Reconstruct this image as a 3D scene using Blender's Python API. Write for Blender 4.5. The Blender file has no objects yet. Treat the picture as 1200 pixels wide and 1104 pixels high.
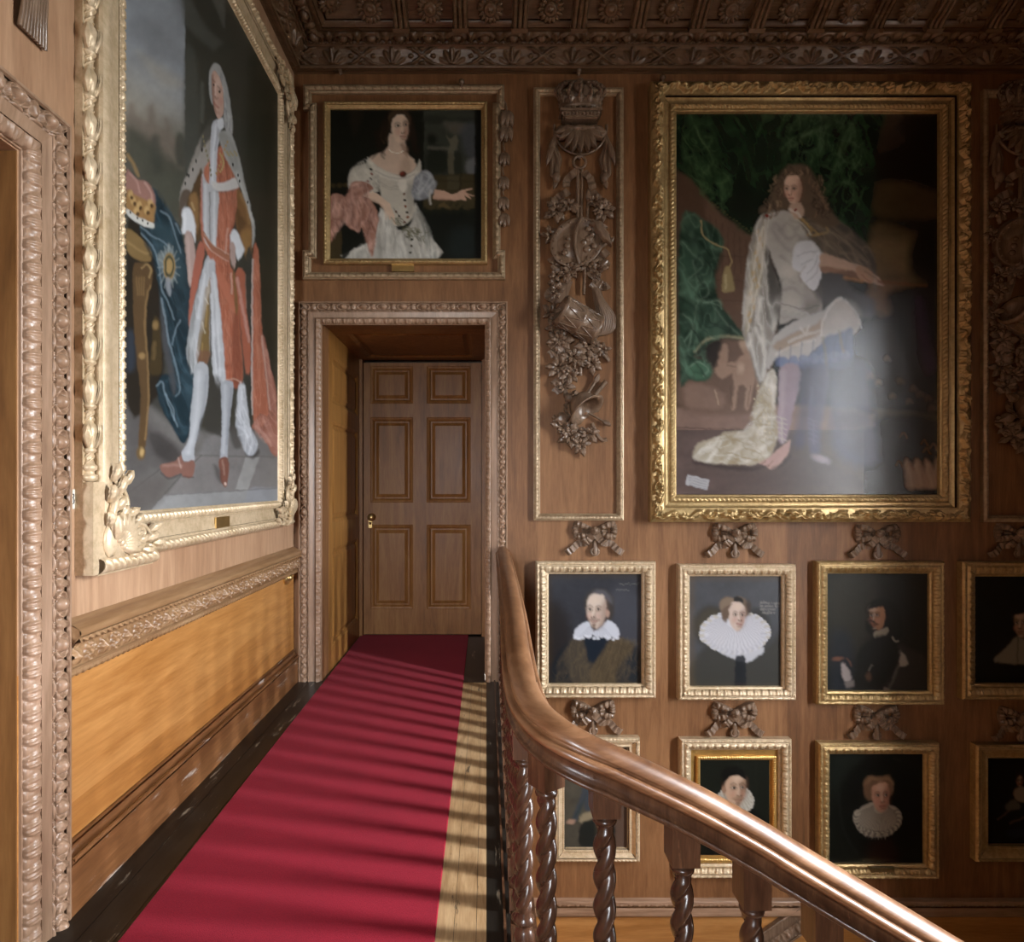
# A panelled stair landing hung with portraits.  Units are metres; the room is built to scale around the landing.
KEY=130.; EXPO=0.0
SKY=[(0,(.06,.06,.055)),(.25,(.15,.15,.14)),(.42,(.41,.42,.41)),(.52,(.80,.86,.92)),(.66,(1.12,1.18,1.26)),(1,(1.5,1.56,1.64))]
GR=1.1; GO=1.25; GS=.9; GL_=.9
import bpy, math, random
import numpy as np
random.seed(7); np.random.seed(7)
D=4.07; H=1.335; FP=700.0; CX=570.0; CY=568.0       # far wall distance, eye height, focal length in pixels, principal point
XL=-1.31; XR=4.25; YB=-2.6; ZC=4.62; ZLOW=-3.2
sc=bpy.context.scene; col=sc.collection
pi=math.pi; tau=2*pi
X=np.array([1.,0,0]); Y=np.array([0,1.,0]); Z=np.array([0,0,1.])
def V(*a): return np.array(a,float)
def F(px,py,e=0.0):
    "point on the far wall, e metres out from it"
    y=D-e; return V((px-CX)*y/FP, y, H+(CY-py)*y/FP)
def Lw(px,py,e=0.0):
    "point on the left wall, e metres out from it"
    x=XL+e; y=x*FP/(px-CX); return V(x,y,H+(CY-py)*y/FP)
def unit(v): v=np.asarray(v,float); return v/ (np.linalg.norm(v)+1e-12)

# ------------------------------------------------------------------ mesh accumulator
class Acc:
    def __init__(s): s.v=[]; s.q=[]; s.t=[]; s.sq=[]; s.st=[]; s.n=0
    def add(s,v,q=None,t=None,smooth=True):
        v=np.asarray(v,float).reshape(-1,3); s.v.append(v)
        if q is not None and len(q):
            q=np.asarray(q,int).reshape(-1,4); s.q.append(q+s.n); s.sq.append(np.full(len(q),smooth))
        if t is not None and len(t):
            t=np.asarray(t,int).reshape(-1,3); s.t.append(t+s.n); s.st.append(np.full(len(t),smooth))
        s.n+=len(v); return s
    def grid(s,P,smooth=True,wrap=False,flip=False):
        "P: (a,b,3)"
        a,b=P.shape[:2]; idx=np.arange(a*b).reshape(a,b)
        if wrap: idx=np.concatenate([idx,idx[:,:1]],1)
        q=np.stack([idx[:-1,:-1],idx[:-1,1:],idx[1:,1:],idx[1:,:-1]],-1).reshape(-1,4)
        if flip: q=q[:,::-1]
        return s.add(P.reshape(-1,3),q,smooth=smooth)
    def box(s,lo,hi):
        return s.obox([(a+b)/2 for a,b in zip(lo,hi)],(X,Y,Z),[abs(b-a)/2 for a,b in zip(lo,hi)])
    def obox(s,c,ax,h,bev=0.0):
        c=np.asarray(c,float); ax=[unit(a) for a in ax]
        co=[]
        for k in range(8):
            sg=[1 if k&(1<<i) else -1 for i in range(3)]
            co.append(c+sum(sg[i]*h[i]*ax[i] for i in range(3)))
        f=[(0,2,3,1),(4,5,7,6),(0,1,5,4),(2,6,7,3),(0,4,6,2),(1,3,7,5)]
        return s.add(co,f,smooth=False)
    def tube(s,path,r,n=8,cap=True,flat=1.0,up=None):
        path=np.asarray(path,float); m=len(path); r=np.broadcast_to(np.asarray(r,float),(m,))
        T=np.gradient(path,axis=0); T/= (np.linalg.norm(T,axis=1,keepdims=True)+1e-12)
        u=np.asarray(up,float) if up is not None else (Y if abs(T[0]@Y)<.9 else Z)
        P=np.zeros((m,n,3)); th=np.arange(n)/n*tau
        for i in range(m):
            a=u-(u@T[i])*T[i]; a=unit(a); b=np.cross(T[i],a)
            P[i]=path[i]+r[i]*(np.outer(np.cos(th),a)*flat+np.outer(np.sin(th),b))
            if up is None: u=a
        s.grid(P,wrap=True)
        if cap:
            for i in (0,m-1):
                vv=np.vstack([P[i],path[i]]); s.add(vv,t=[(k,(k+1)%n,n) for k in range(n)],smooth=False)
        return s
    def lathe(s,o,prof,axis=Z,n=16,ref=None):
        axis=unit(axis); o=np.asarray(o,float)
        a=unit(np.cross(axis,X if abs(axis@X)<.9 else Y)); b=np.cross(axis,a)
        th=np.arange(n)/n*tau; ring=np.outer(np.cos(th),a)+np.outer(np.sin(th),b)
        P=np.array([o+t*axis+r*ring for t,r in prof]); return s.grid(P,wrap=True)
    def ell(s,c,r,ax=(X,Y,Z),nu=10,nv=7):
        c=np.asarray(c,float); ax=[unit(a) for a in ax]
        th=np.linspace(0,tau,nu,endpoint=False); ph=np.linspace(0,pi,nv)
        P=np.zeros((nv,nu,3))
        for i,p in enumerate(ph):
            P[i]=c+r[0]*np.outer(np.sin(p)*np.cos(th),ax[0])+r[1]*np.outer(np.sin(p)*np.sin(th),ax[1])+r[2]*np.cos(p)*ax[2]
        return s.grid(P,wrap=True)
    def leaf(s,base,tip,w,nrm,lift=.3,lobes=0,thick=.25):
        base=np.asarray(base,float); tip=np.asarray(tip,float); a=tip-base; L=np.linalg.norm(a); a=a/L
        n_=unit(np.asarray(nrm,float)); b=unit(np.cross(n_,a)); nt=13 if lobes else 8
        t=np.linspace(0,1,nt); vs=np.linspace(-1,1,7)
        P=np.zeros((nt,7,3))
        for i,tt in enumerate(t):
            ww=w*math.sin(pi*min(1,max(0.02,tt**.8)))**.75+ .0001
            if lobes: ww*=(.72+.28*abs(math.cos(pi*lobes*tt)))
            for j,v in enumerate(vs):
                hgt=lift*L*math.sin(pi*tt*.85)+thick*w*(1-v*v)*1.2-thick*w*.5*math.exp(-(v/.18)**2)
                P[i,j]=base+a*L*tt+b*ww*v*.5+n_*hgt
        s.grid(P,flip=True)
        Q=P.copy(); Q-=n_*thick*w*.8; Q[:, :,:]=Q
        s.grid(Q)
        return s
    def ribbon(s,path,wdir,w,nrm,pleat=0,amp=.0,th=.004):
        "pleated band: path (m,3), width along wdir, bulging along nrm"
        path=np.asarray(path,float); m=len(path); nn=9
        P=np.zeros((m,nn,3)); wd=np.asarray(wdir,float)
        if wd.ndim==1: wd=np.repeat(wd[None],m,0)
        n_=unit(nrm)
        for j,v in enumerate(np.linspace(-.5,.5,nn)):
            for i in range(m):
                P[i,j]=path[i]+unit(wd[i])*w*v+n_*amp*(math.cos(pleat*tau*i/(m-1)) if pleat else 0)*(1-.5*abs(v))
        s.grid(P); Q=P-n_*th*2; s.grid(Q,flip=True)
        for k in (0,nn-1):
            s.grid(np.stack([P[:,k],Q[:,k]],0),smooth=False)
        return s
    def poly(s,pts,nrm,th):
        "solid slab from an outline (fan from centroid), thickness th along nrm"
        pts=np.asarray(pts,float); n=len(pts); c=pts.mean(0); n_=unit(nrm)*th
        v=np.vstack([pts+n_,[c+n_]]); s.add(v,t=[(i,(i+1)%n,n) for i in range(n)],smooth=False)
        v=np.vstack([pts+n_,pts]); s.add(v,q=[(i,n+i,n+(i+1)%n,(i+1)%n) for i in range(n)],smooth=False)
        v=np.vstack([pts,[c]]); s.add(v,t=[((i+1)%n,i,n) for i in range(n)],smooth=False)
        return s
    def sweep(s,A,along,dvec,hvec,L,segs,ds=.01,m0=0.,m1=0.,phase=None):
        A=np.asarray(A,float)
        for sg in segs:
            d0,h0,d1,h1,n,fn,amp,bul=(list(sg)+[None,0,0,0])[:8] if len(sg)<8 else sg
            dd,dh=d1-d0,h1-h0; ll=math.hypot(dd,dh)+1e-9; nd,nh=-dh/ll,dd/ll
            dsl=ds if fn is not None else max(ds, L/8 if not (m0 or m1) else L/8)
            M=max(2,int(math.ceil(L/dsl))+1); tt=np.linspace(0,1,M)
            vv=np.linspace(0,1,n+1); P=np.zeros((n+1,M,3))
            for i,v in enumerate(vv):
                b=bul*4*v*(1-v); d=d0+dd*v; h=h0+dh*v
                s0,s1=m0*d,L-m1*d; sv=s0+(s1-s0)*tt
                r=np.full(M,b)
                if fn is not None: r=r+amp*fn(sv-(L/2 if phase is None else phase),v)*max(0.,min(1.,v/.07,(1-v)/.07))
                dvals=d+nd*r; hvals=h+nh*r
                P[i]=A+np.outer(sv,along)+np.outer(dvals,dvec)+np.outer(hvals,hvec)
            s.grid(P)
            if fn is not None:                                     # bed behind the carving
                Q=np.zeros((2,2,3)); off=-.0035
                for i,v in enumerate((-.12,1.12)):
                    d=d0+dd*v; h=h0+dh*v; sv=np.array([m0*d,L-m1*d])
                    Q[i]=A+np.outer(sv,along)+np.outer(np.full(2,d+nd*off),dvec)+np.outer(np.full(2,h+nh*off),hvec)
                s.grid(Q,smooth=False)
        return s
    def endcap(s,A,dvec,hvec,segs,close=()):
        "flat end of a moulding"
        p=[np.asarray(A,float)+dvec*q[0]+hvec*q[1] for sg in segs for q in ((sg[0],sg[1]),(sg[2],sg[3]))]+[np.asarray(A,float)+dvec*d+hvec*h for d,h in close]
        c=np.mean(p,0); n=len(p); return s.add(np.vstack([p,[c]]),t=[(i,(i+1)%n,n) for i in range(n)],smooth=False)
    def frame(s,O,U,Vv,N,w,h,segs,ds=.01,sides='brtl',legs=False):
        O=np.asarray(O,float); e=0. if legs else 1.
        if 'b' in sides: s.sweep(O,U,Vv,N,w,segs,ds,1,1)
        if 'r' in sides: s.sweep(O+U*w,Vv,-U,N,h,segs,ds,e,1)
        if 't' in sides: s.sweep(O+U*w+Vv*h,-U,-Vv,N,w,segs,ds,1,1)
        if 'l' in sides: s.sweep(O+Vv*h,-Vv,U,N,h,segs,ds,1,e)
        return s

def wloc(o):
    p=np.zeros(3)
    while o is not None: p=p+np.array(o.location); o=o.parent
    return p
def build(name,acc,mat,parent=None,origin=None,label=None):
    v=np.vstack(acc.v)
    if parent is not None: org=wloc(parent) if origin is None else np.asarray(origin,float)
    else: org=np.zeros(3) if origin is None else np.asarray(origin,float)
    v=v-org
    me=bpy.data.meshes.new(name)
    nq=sum(len(a) for a in acc.q); nt=sum(len(a) for a in acc.t)
    loops=[]
    if nq: loops.append(np.vstack(acc.q).ravel())
    if nt: loops.append(np.vstack(acc.t).ravel())
    loops=np.concatenate(loops).astype(np.int32)
    sizes=np.concatenate([np.full(nq,4),np.full(nt,3)]).astype(np.int32)
    starts=np.concatenate([[0],np.cumsum(sizes)[:-1]]).astype(np.int32)
    me.vertices.add(len(v)); me.vertices.foreach_set('co',v.astype(np.float32).ravel())
    me.loops.add(len(loops)); me.loops.foreach_set('vertex_index',loops)
    me.polygons.add(len(sizes)); me.polygons.foreach_set('loop_start',starts); me.polygons.foreach_set('loop_total',sizes)
    sm=np.concatenate(acc.sq+acc.st); me.polygons.foreach_set('use_smooth',sm.astype(bool))
    me.update(calc_edges=True); me.validate()
    me.materials.append(mat)
    o=bpy.data.objects.new(name,me); col.objects.link(o)
    if parent is not None:
        o.parent=parent; o.location=tuple(org-wloc(parent))
    else: o.location=tuple(org)
    if label: o['label']=label
    return o
def empty(name,loc,label=None,cat=None,group=None,kind=None):
    o=bpy.data.objects.new(name,None); o.empty_display_size=.1; col.objects.link(o); o.location=tuple(float(a) for a in loc)
    return tag(o,label,cat,group,kind)
def tag(o,label=None,cat=None,group=None,kind=None):
    if label: o['label']=label
    if cat: o['category']=cat
    if group: o['group']=group
    if kind: o['kind']=kind
    return o
def struct(name,acc,mat,parent=None):
    o=build(name,acc,mat,parent)
    if parent is None: o['kind']='structure'
    return o
def copytree(o,parent=None,off=None):
    c=o.copy(); col.objects.link(c)
    if parent is not None: c.parent=parent
    if off is not None: c.location=tuple(np.array(o.location)+np.asarray(off))
    for ch in list(o.children): copytree(ch,c)
    return c

# ------------------------------------------------------------------ relief patterns: f(s,v) -> height, s metres along, v 0..1 across
def frac(x): return x-np.floor(x)
def egg(p):
    def f(s,v):
        u=(frac(s/p+.5)-.5)*2; y=(v-.5)*2
        r=np.sqrt((u/.36)**2+((y-.05)/.80)**2); e=np.sqrt(np.clip(1-r*r,0,1))*1.0
        r2=np.sqrt((u/.60)**2+((y-.1)/1.0)**2); sh=np.clip(1-np.abs(r2-1)/.17,0,1)**.6*.62
        ua=1-np.abs(u); lf=np.clip(1-(ua/(.30*(1.05-abs(y)*.6)))**2,0,1)**.5*(.5+.3*np.abs(np.cos(ua*26+y*3)))
        return np.maximum(np.maximum(e,sh),lf*.8)
    return f
def bead(p,r=.8):
    def f(s,v):
        u=(frac(s/p)-.5)*2; y=(v-.5)*2
        return np.sqrt(np.clip(1-(u/r)**2-(y/.95)**2,0,1))
    return f
def beadreel(p):
    def f(s,v):
        t=frac(s/p); y=(v-.5)*2
        a=np.sqrt(np.clip(1-((t-.38)/.33)**2,0,1)); b=np.exp(-((t-.82)/.045)**2)*.95; c=np.exp(-((t-.93)/.045)**2)*.95
        return np.maximum(np.maximum(a,b),c)*math.sqrt(max(0,1-y*y*.9))
    return f
def rope(p,k=1.):
    def f(s,v): return (.5+.5*np.cos(tau*(s/p+k*v)))**.7*math.sin(pi*min(max(v,.02),.98))**.5
    return f
def gadroon(p,slant=.5):
    def f(s,v):
        t=frac(s/p+slant*(v-.5)); return np.sqrt(np.clip(1-((t-.5)/.47)**2,0,1))*(.55+.45*math.sin(pi*v))
    return f
def leafband(p):
    "overlapping upright leaf tips with ribs"
    def f(s,v):
        u=(frac(s/p)-.5)*2; env=math.sqrt(max(0.,1-v**2.2))
        body=np.clip(1-(np.abs(u)/(env*.95+.02))**2,0,1)**.5
        rib=np.abs(np.cos(u*pi*2.5+v*.8))*.35
        u2=(frac(s/p+.5)-.5)*2; body2=np.clip(1-(np.abs(u2)/(math.sqrt(max(0.,1-(v*.8)**2))*.6+.02))**2,0,1)**.5*.5
        vein=np.exp(-(u/.1)**2)*.35
        return np.maximum(body*(.75+rib)-vein*body,body2)
    return f
def hash1(n): return frac(np.sin(n*127.1+11.7)*43758.5453)
def foliage(p,seed=0.,rows=2):
    "running carved foliage: scrolls, leaves and berries"
    def f(s,v):
        out=np.zeros_like(s)
        wave=.5+.3*np.sin(tau*s/p)
        out=np.maximum(out,np.exp(-((v-wave)/.09)**2)*.75)
        for k in range(3):
            t=s/p*2+k*.37+seed; n=np.floor(t); fu=frac(t)-.5
            cx=(hash1(n+k*17)-.5)*.4; cy=.2+.6*hash1(n*1.7+k*5)
            side=np.where(np.floor(t)%2==0,1,-1)
            a=(fu-cx)*p*.5; b=(v-cy)*p*.55
            rr=np.sqrt(a*a+b*b)/(p*.17); an=np.arctan2(b,a)
            pet=(.72+.28*np.cos(an*5+n))
            out=np.maximum(out,np.sqrt(np.clip(1-(rr/pet)**2,0,1))*(.7+.3*hash1(n+3*k)))
        return out
    return f
def flowers(p):
    "alternating rosettes and crossed sprigs (frieze)"
    def f(s,v):
        t=s/p; n=np.floor(t); u=(frac(t)-.5)*2; y=(v-.5)*2
        rr=np.sqrt((u*1.25)**2+y*y*.95); an=np.arctan2(y,u)
        ros=np.clip(1-(rr/(.72+.22*np.cos(an*6)))**2,0,1)**.5*.9+np.exp(-(rr/.22)**2)*.4
        cr=np.maximum(np.exp(-((y-u*1.15)/.2)**2),np.exp(-((y+u*1.15)/.2)**2))*np.clip(1.2-rr,0,1)
        cr=np.maximum(cr,np.clip(1-((rr-.75)/.3)**2,0,1)*np.abs(np.cos(an*4))*.8)
        return np.where(n%2==0,ros,cr)
    return f
def acanthus(p):
    "alternating acanthus leaf / crossed leaf frieze of the cornice"
    def f(s,v):
        t=s/p; n=np.floor(t); u=(frac(t)-.5)*2; y=1-v
        fan=np.arctan2(u,y+.12); r=np.sqrt(u*u*.8+(y+.12)**2)
        lob=.80+.20*np.abs(np.cos(fan*6)); lf=np.clip(1-(r/(1.08*lob))**5,0,1)*(.30+.70*np.abs(np.cos(fan*6))**1.5)*np.clip(1.35-np.abs(fan),0,1)
        a=np.maximum(lf,np.clip(1-(np.abs(u)/.11)**2,0,1)*.9)
        y2=(v-.5)*2; b=np.zeros_like(u)
        for sg in (-1,1):
            q=y2-sg*u*1.25; w=u*.6+sg*y2*.8
            b=np.maximum(b,np.clip(1-(q/(.34*(.55+.45*np.abs(np.cos(w*5)))))**2,0,1)**.5*(.65+.35*np.cos(q*18)**2))
        for cx,cy in ((-.75,0),(.75,0),(0,.8),(0,-.8)): b=np.maximum(b,np.sqrt(np.clip(1-((u-cx)/.2)**2-((y2-cy)/.28)**2,0,1))*.75)
        return np.where(n%2==0,a,b)
    return f
def fret(p):
    def f(s,v):
        u=frac(s/p); y=v
        g=np.maximum(np.abs(np.cos(tau*u))**.5*(np.abs(y-.5)<.38),np.exp(-(((u-.5)/.12)**2+((y-.5)/.2)**2)))
        return g*(np.abs(np.sin(pi*u*2+y*2))*.5+.5)
    return f
# ------------------------------------------------------------------ materials
def lin(h):
    h=h.lstrip('#'); c=[int(h[i:i+2],16)/255 for i in (0,2,4)]
    return tuple((x/12.92 if x<=.04045 else ((x+.055)/1.055)**2.4) for x in c)
def newmat(name):
    m=bpy.data.materials.new(name); m.use_nodes=True; nt=m.node_tree; b=nt.nodes['Principled BSDF']; return m,nt,b
def N(nt,t,**kw):
    n=nt.nodes.new(t)
    for k,v in kw.items():
        if k in n.inputs.keys(): n.inputs[k].default_value=v
        else: setattr(n,k,v)
    return n
def ramp(nt,stops):
    r=nt.nodes.new('ShaderNodeValToRGB'); e=r.color_ramp.elements
    while len(e)<len(stops): e.new(.5)
    for k,(p,c) in enumerate(stops): e[k].position=p; e[k].color=(*c,1)
    return r
def wood(name,c0,c1,c2,axis='z',rough=.38,scale=1.,plank=0.,bump=.12,spec=.5,worn=None):
    m,nt,b=newmat(name); lk=nt.links.new
    tc=nt.nodes.new('ShaderNodeTexCoord'); oi=nt.nodes.new('ShaderNodeObjectInfo')
    add=N(nt,'ShaderNodeVectorMath',operation='ADD'); lk(tc.outputs['Object'],add.inputs[0])
    mul=N(nt,'ShaderNodeVectorMath',operation='SCALE'); mul.inputs[0].default_value=(13.1,7.7,5.3); lk(oi.outputs['Random'],mul.inputs['Scale']); lk(mul.outputs[0],add.inputs[1])
    st={'xy':(1.8,1.8,12),'x':(1.1,11,11),'y':(11,1.1,11),'z':(11,11,1.1)}[axis]
    mp=nt.nodes.new('ShaderNodeMapping'); mp.inputs['Scale'].default_value=tuple(a*scale for a in st); lk(add.outputs[0],mp.inputs[0])
    n1=N(nt,'ShaderNodeTexNoise',Scale=1.0,Detail=7.,Roughness=.62,Distortion=1.6); lk(mp.outputs[0],n1.inputs['Vector'])
    mp2=nt.nodes.new('ShaderNodeMapping'); mp2.inputs['Scale'].default_value=tuple(a*scale*9 for a in st); lk(add.outputs[0],mp2.inputs[0])
    n2=N(nt,'ShaderNodeTexNoise',Scale=1.0,Detail=4.,Roughness=.6); lk(mp2.outputs[0],n2.inputs['Vector'])
    n3=N(nt,'ShaderNodeTexNoise',Scale=1.3*scale,Detail=3.); lk(add.outputs[0],n3.inputs['Vector'])
    mix=N(nt,'ShaderNodeMath',operation='MULTIPLY_ADD'); lk(n2.outputs['Fac'],mix.inputs[0]); mix.inputs[1].default_value=.46; lk(n1.outputs['Fac'],mix.inputs[2])
    mix2=N(nt,'ShaderNodeMath',operation='MULTIPLY_ADD'); lk(n3.outputs['Fac'],mix2.inputs[0]); mix2.inputs[1].default_value=.35; lk(mix.outputs[0],mix2.inputs[2])
    last=mix2
    if plank:
        sep=nt.nodes.new('ShaderNodeSeparateXYZ'); lk(tc.outputs['Object'],sep.inputs[0])
        ax={'xy':['Z','Z'],'z':['X','Y'],'x':['Z','Z'],'y':['Z','Z']}[axis]
        sm=N(nt,'ShaderNodeMath',operation='ADD'); lk(sep.outputs[ax[0]],sm.inputs[0])
        if ax[0]!=ax[1]: lk(sep.outputs[ax[1]],sm.inputs[1])
        else: sm.inputs[1].default_value=.07
        dv=N(nt,'ShaderNodeMath',operation='DIVIDE'); lk(sm.outputs[0],dv.inputs[0]); dv.inputs[1].default_value=plank
        fl=N(nt,'ShaderNodeMath',operation='FLOOR'); lk(dv.outputs[0],fl.inputs[0])
        wn=N(nt,'ShaderNodeTexWhiteNoise',noise_dimensions='1D'); lk(fl.outputs[0],wn.inputs['W'])
        ma=N(nt,'ShaderNodeMath',operation='MULTIPLY_ADD'); lk(wn.outputs['Value'],ma.inputs[0]); ma.inputs[1].default_value=.22; lk(mix2.outputs[0],ma.inputs[2]); last=ma
    mr=N(nt,'ShaderNodeMapRange'); lk(last.outputs[0],mr.inputs[0]); mr.inputs[1].default_value=.60; mr.inputs[2].default_value=1.26 if plank else 1.14
    r=ramp(nt,[(0,c0),(.5,c1),(1,c2)]); lk(mr.outputs[0],r.inputs[0])
    out=r.outputs[0]
    if worn:
        wc,thr=worn
        n4=N(nt,'ShaderNodeTexNoise',Scale=8.,Detail=8.,Roughness=.75); mp4=nt.nodes.new('ShaderNodeMapping')
        mp4.inputs['Scale'].default_value=tuple(.35 if a<2*scale*1.2 else 2.6 for a in [q*scale for q in st]); lk(add.outputs[0],mp4.inputs[0]); lk(mp4.outputs[0],n4.inputs['Vector'])
        r4=ramp(nt,[(thr,(0,0,0)),(thr+.06,(1,1,1))]); lk(n4.outputs['Fac'],r4.inputs[0])
        mx=N(nt,'ShaderNodeMix',data_type='RGBA'); lk(r4.outputs[0],mx.inputs['Factor']); lk(out,mx.inputs['A']); mx.inputs['B'].default_value=(*wc,1); out=mx.outputs['Result']
    lk(out,b.inputs['Base Color'])
    b.inputs['Roughness'].default_value=rough; b.inputs['Specular IOR Level'].default_value=spec
    rr=N(nt,'ShaderNodeMapRange'); lk(n3.outputs['Fac'],rr.inputs[0]); rr.inputs[3].default_value=rough-.06; rr.inputs[4].default_value=rough+.1; lk(rr.outputs[0],b.inputs['Roughness'])
    bp=N(nt,'ShaderNodeBump',Strength=bump,Distance=.004); lk(mix.outputs[0],bp.inputs['Height']); lk(bp.outputs[0],b.inputs['Normal'])
    return m
def gilt(name,c0,c1,metal=.55,rough=.42,nscale=35.):
    m,nt,b=newmat(name); lk=nt.links.new
    tc=nt.nodes.new('ShaderNodeTexCoord')
    n=N(nt,'ShaderNodeTexNoise',Scale=nscale,Detail=6.,Roughness=.7); lk(tc.outputs['Object'],n.inputs['Vector'])
    n2=N(nt,'ShaderNodeTexNoise',Scale=4.,Detail=3.); lk(tc.outputs['Object'],n2.inputs['Vector'])
    a=N(nt,'ShaderNodeMath',operation='MULTIPLY_ADD'); lk(n2.outputs['Fac'],a.inputs[0]); a.inputs[1].default_value=.6; lk(n.outputs['Fac'],a.inputs[2])
    r=ramp(nt,[(.5,c0),(.95,c1)]); lk(a.outputs[0],r.inputs[0]); lk(r.outputs[0],b.inputs['Base Color'])
    b.inputs['Metallic'].default_value=metal; b.inputs['Roughness'].default_value=rough
    bp=N(nt,'ShaderNodeBump',Strength=.25,Distance=.003); lk(n.outputs['Fac'],bp.inputs['Height']); lk(bp.outputs[0],b.inputs['Normal'])
    return m
def plain(name,c,rough=.5,metal=0.,spec=.5,noise=0.):
    m,nt,b=newmat(name); lk=nt.links.new
    b.inputs['Roughness'].default_value=rough; b.inputs['Metallic'].default_value=metal; b.inputs['Specular IOR Level'].default_value=spec
    tc=nt.nodes.new('ShaderNodeTexCoord'); n=N(nt,'ShaderNodeTexNoise',Scale=20.,Detail=5.); lk(tc.outputs['Object'],n.inputs['Vector'])
    k=.25+noise
    r=ramp(nt,[(.3,tuple(x*(1-k) for x in c)),(.7,tuple(min(1,x*(1+k)) for x in c))]); lk(n.outputs['Fac'],r.inputs[0]); lk(r.outputs[0],b.inputs['Base Color'])
    return m
def carpet_mat():
    m,nt,b=newmat('carpet_wool'); lk=nt.links.new
    tc=nt.nodes.new('ShaderNodeTexCoord')
    n=N(nt,'ShaderNodeTexNoise',Scale=420.,Detail=2.); lk(tc.outputs['Object'],n.inputs['Vector'])
    n2=N(nt,'ShaderNodeTexNoise',Scale=3.,Detail=5.); lk(tc.outputs['Object'],n2.inputs['Vector'])
    a=N(nt,'ShaderNodeMath',operation='MULTIPLY_ADD'); lk(n2.outputs['Fac'],a.inputs[0]); a.inputs[1].default_value=.35; lk(n.outputs['Fac'],a.inputs[2])
    r=ramp(nt,[(.35,CARPET0),(.95,CARPET1)]); lk(a.outputs[0],r.inputs[0]); lk(r.outputs[0],b.inputs['Base Color'])
    b.inputs['Roughness'].default_value=.95; b.inputs['Specular IOR Level'].default_value=.1
    b.inputs['Sheen Weight'].default_value=.12; b.inputs['Sheen Roughness'].default_value=.5; b.inputs['Sheen Tint'].default_value=(1,.35,.4,1)
    bp=N(nt,'ShaderNodeBump',Strength=.5,Distance=.003); lk(n.outputs['Fac'],bp.inputs['Height']); lk(bp.outputs[0],b.inputs['Normal'])
    return m
CARPET0=(.17,.006,.016); CARPET1=(.36,.014,.032)
M={}
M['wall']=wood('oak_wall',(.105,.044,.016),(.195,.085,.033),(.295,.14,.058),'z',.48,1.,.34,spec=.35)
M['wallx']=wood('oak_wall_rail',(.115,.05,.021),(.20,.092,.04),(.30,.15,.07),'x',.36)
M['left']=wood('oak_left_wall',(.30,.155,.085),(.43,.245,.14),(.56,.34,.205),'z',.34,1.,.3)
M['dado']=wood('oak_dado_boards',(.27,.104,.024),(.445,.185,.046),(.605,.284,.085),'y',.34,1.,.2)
M['dadox']=wood('oak_lower_boards',(.26,.105,.026),(.38,.165,.045),(.50,.24,.075),'x',.34,1.,.2)
M['skirt']=wood('skirting_oak',(.10,.038,.014),(.19,.075,.026),(.30,.13,.05),'y',.34,worn=((.5,.4,.33),.60))
M['reveal']=wood('reveal_oak',(.22,.09,.022),(.36,.16,.04),(.48,.23,.065),'z',.32)
M['door']=wood('door_oak',(.14,.054,.013),(.245,.098,.027),(.34,.155,.048),'z',.42,spec=.3)
M['jamb']=wood('jamb_oak',(.12,.05,.014),(.20,.085,.024),(.28,.13,.04),'z',.38)
M['arch']=wood('architrave_oak',(.20,.112,.065),(.31,.185,.112),(.44,.275,.18),'z',.33)
M['archx']=wood('architrave_oak_head',(.20,.112,.065),(.31,.185,.112),(.44,.275,.18),'x',.33)
M['carve']=wood('carved_oak',(.11,.064,.039),(.195,.122,.077),(.295,.195,.132),'z',.26,1.5)
M['cornice']=wood('cornice_oak',(.075,.038,.018),(.13,.07,.034),(.20,.115,.06),'x',.27,1.5)
M['rail']=wood('rail_mahogany',(.11,.042,.017),(.20,.088,.037),(.33,.165,.08),'xy',.33,1.6,bump=.05,spec=.75)
M['baluster']=wood('baluster_dark_oak',(.022,.010,.006),(.05,.022,.012),(.10,.045,.025),'z',.25,1.6)
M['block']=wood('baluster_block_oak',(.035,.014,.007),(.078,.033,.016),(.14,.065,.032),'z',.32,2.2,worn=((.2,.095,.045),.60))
M['floor']=wood('blackened_boards',(.006,.005,.004),(.011,.009,.007),(.022,.018,.013),'y',.32,worn=((.34,.28,.2),.60))
M['boards']=wood('worn_boards',(.22,.115,.05),(.42,.255,.12),(.58,.385,.205),'y',.5,1.4,worn=((.07,.045,.026),.60))
M['carpet']=carpet_mat()
M['gilt']=gilt('gilt_frame',(.32,.20,.075),(.58,.40,.18),.5,.38)
M['giltpale']=gilt('gilt_frame_lit',(.45,.31,.16),(.72,.545,.355),.25,.42)  # gilding paled in colour for frames in the stronger window light
M['panelgilt']=gilt('parcel_gilt_moulding',(.27,.17,.09),(.50,.36,.22),.3,.38)
M['giltslip']=gilt('gilt_slip',(.50,.28,.075),(.70,.42,.13),.6,.30,12.)
M['brass']=gilt('brass_plate',(.55,.36,.12),(.75,.53,.22),.9,.28,12.)
M['paper']=plain('paper_label',(.72,.66,.56),.7,0,.3,-.18)
M['ink']=plain('black_ink',(.02,.018,.016),.6)
M['iron']=plain('dark_iron',(.03,.025,.02),.35,.6)
M['ceil']=wood('ceiling_oak',(.05,.026,.013),(.09,.048,.024),(.14,.08,.04),'x',.4)
M['stone']=plain('stair_hall_floor_wood',(.16,.08,.04),.5)
M['white']=plain('window_paint',(.7,.69,.66),.5,0,.4,-.15)
M['tread']=wood('stair_tread_oak',(.12,.055,.024),(.2,.095,.04),(.28,.14,.065),'y',.35)
M['rail3']=wood('chair_rail_oak',(.19,.095,.04),(.29,.155,.07),(.39,.23,.115),'y',.34)
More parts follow.
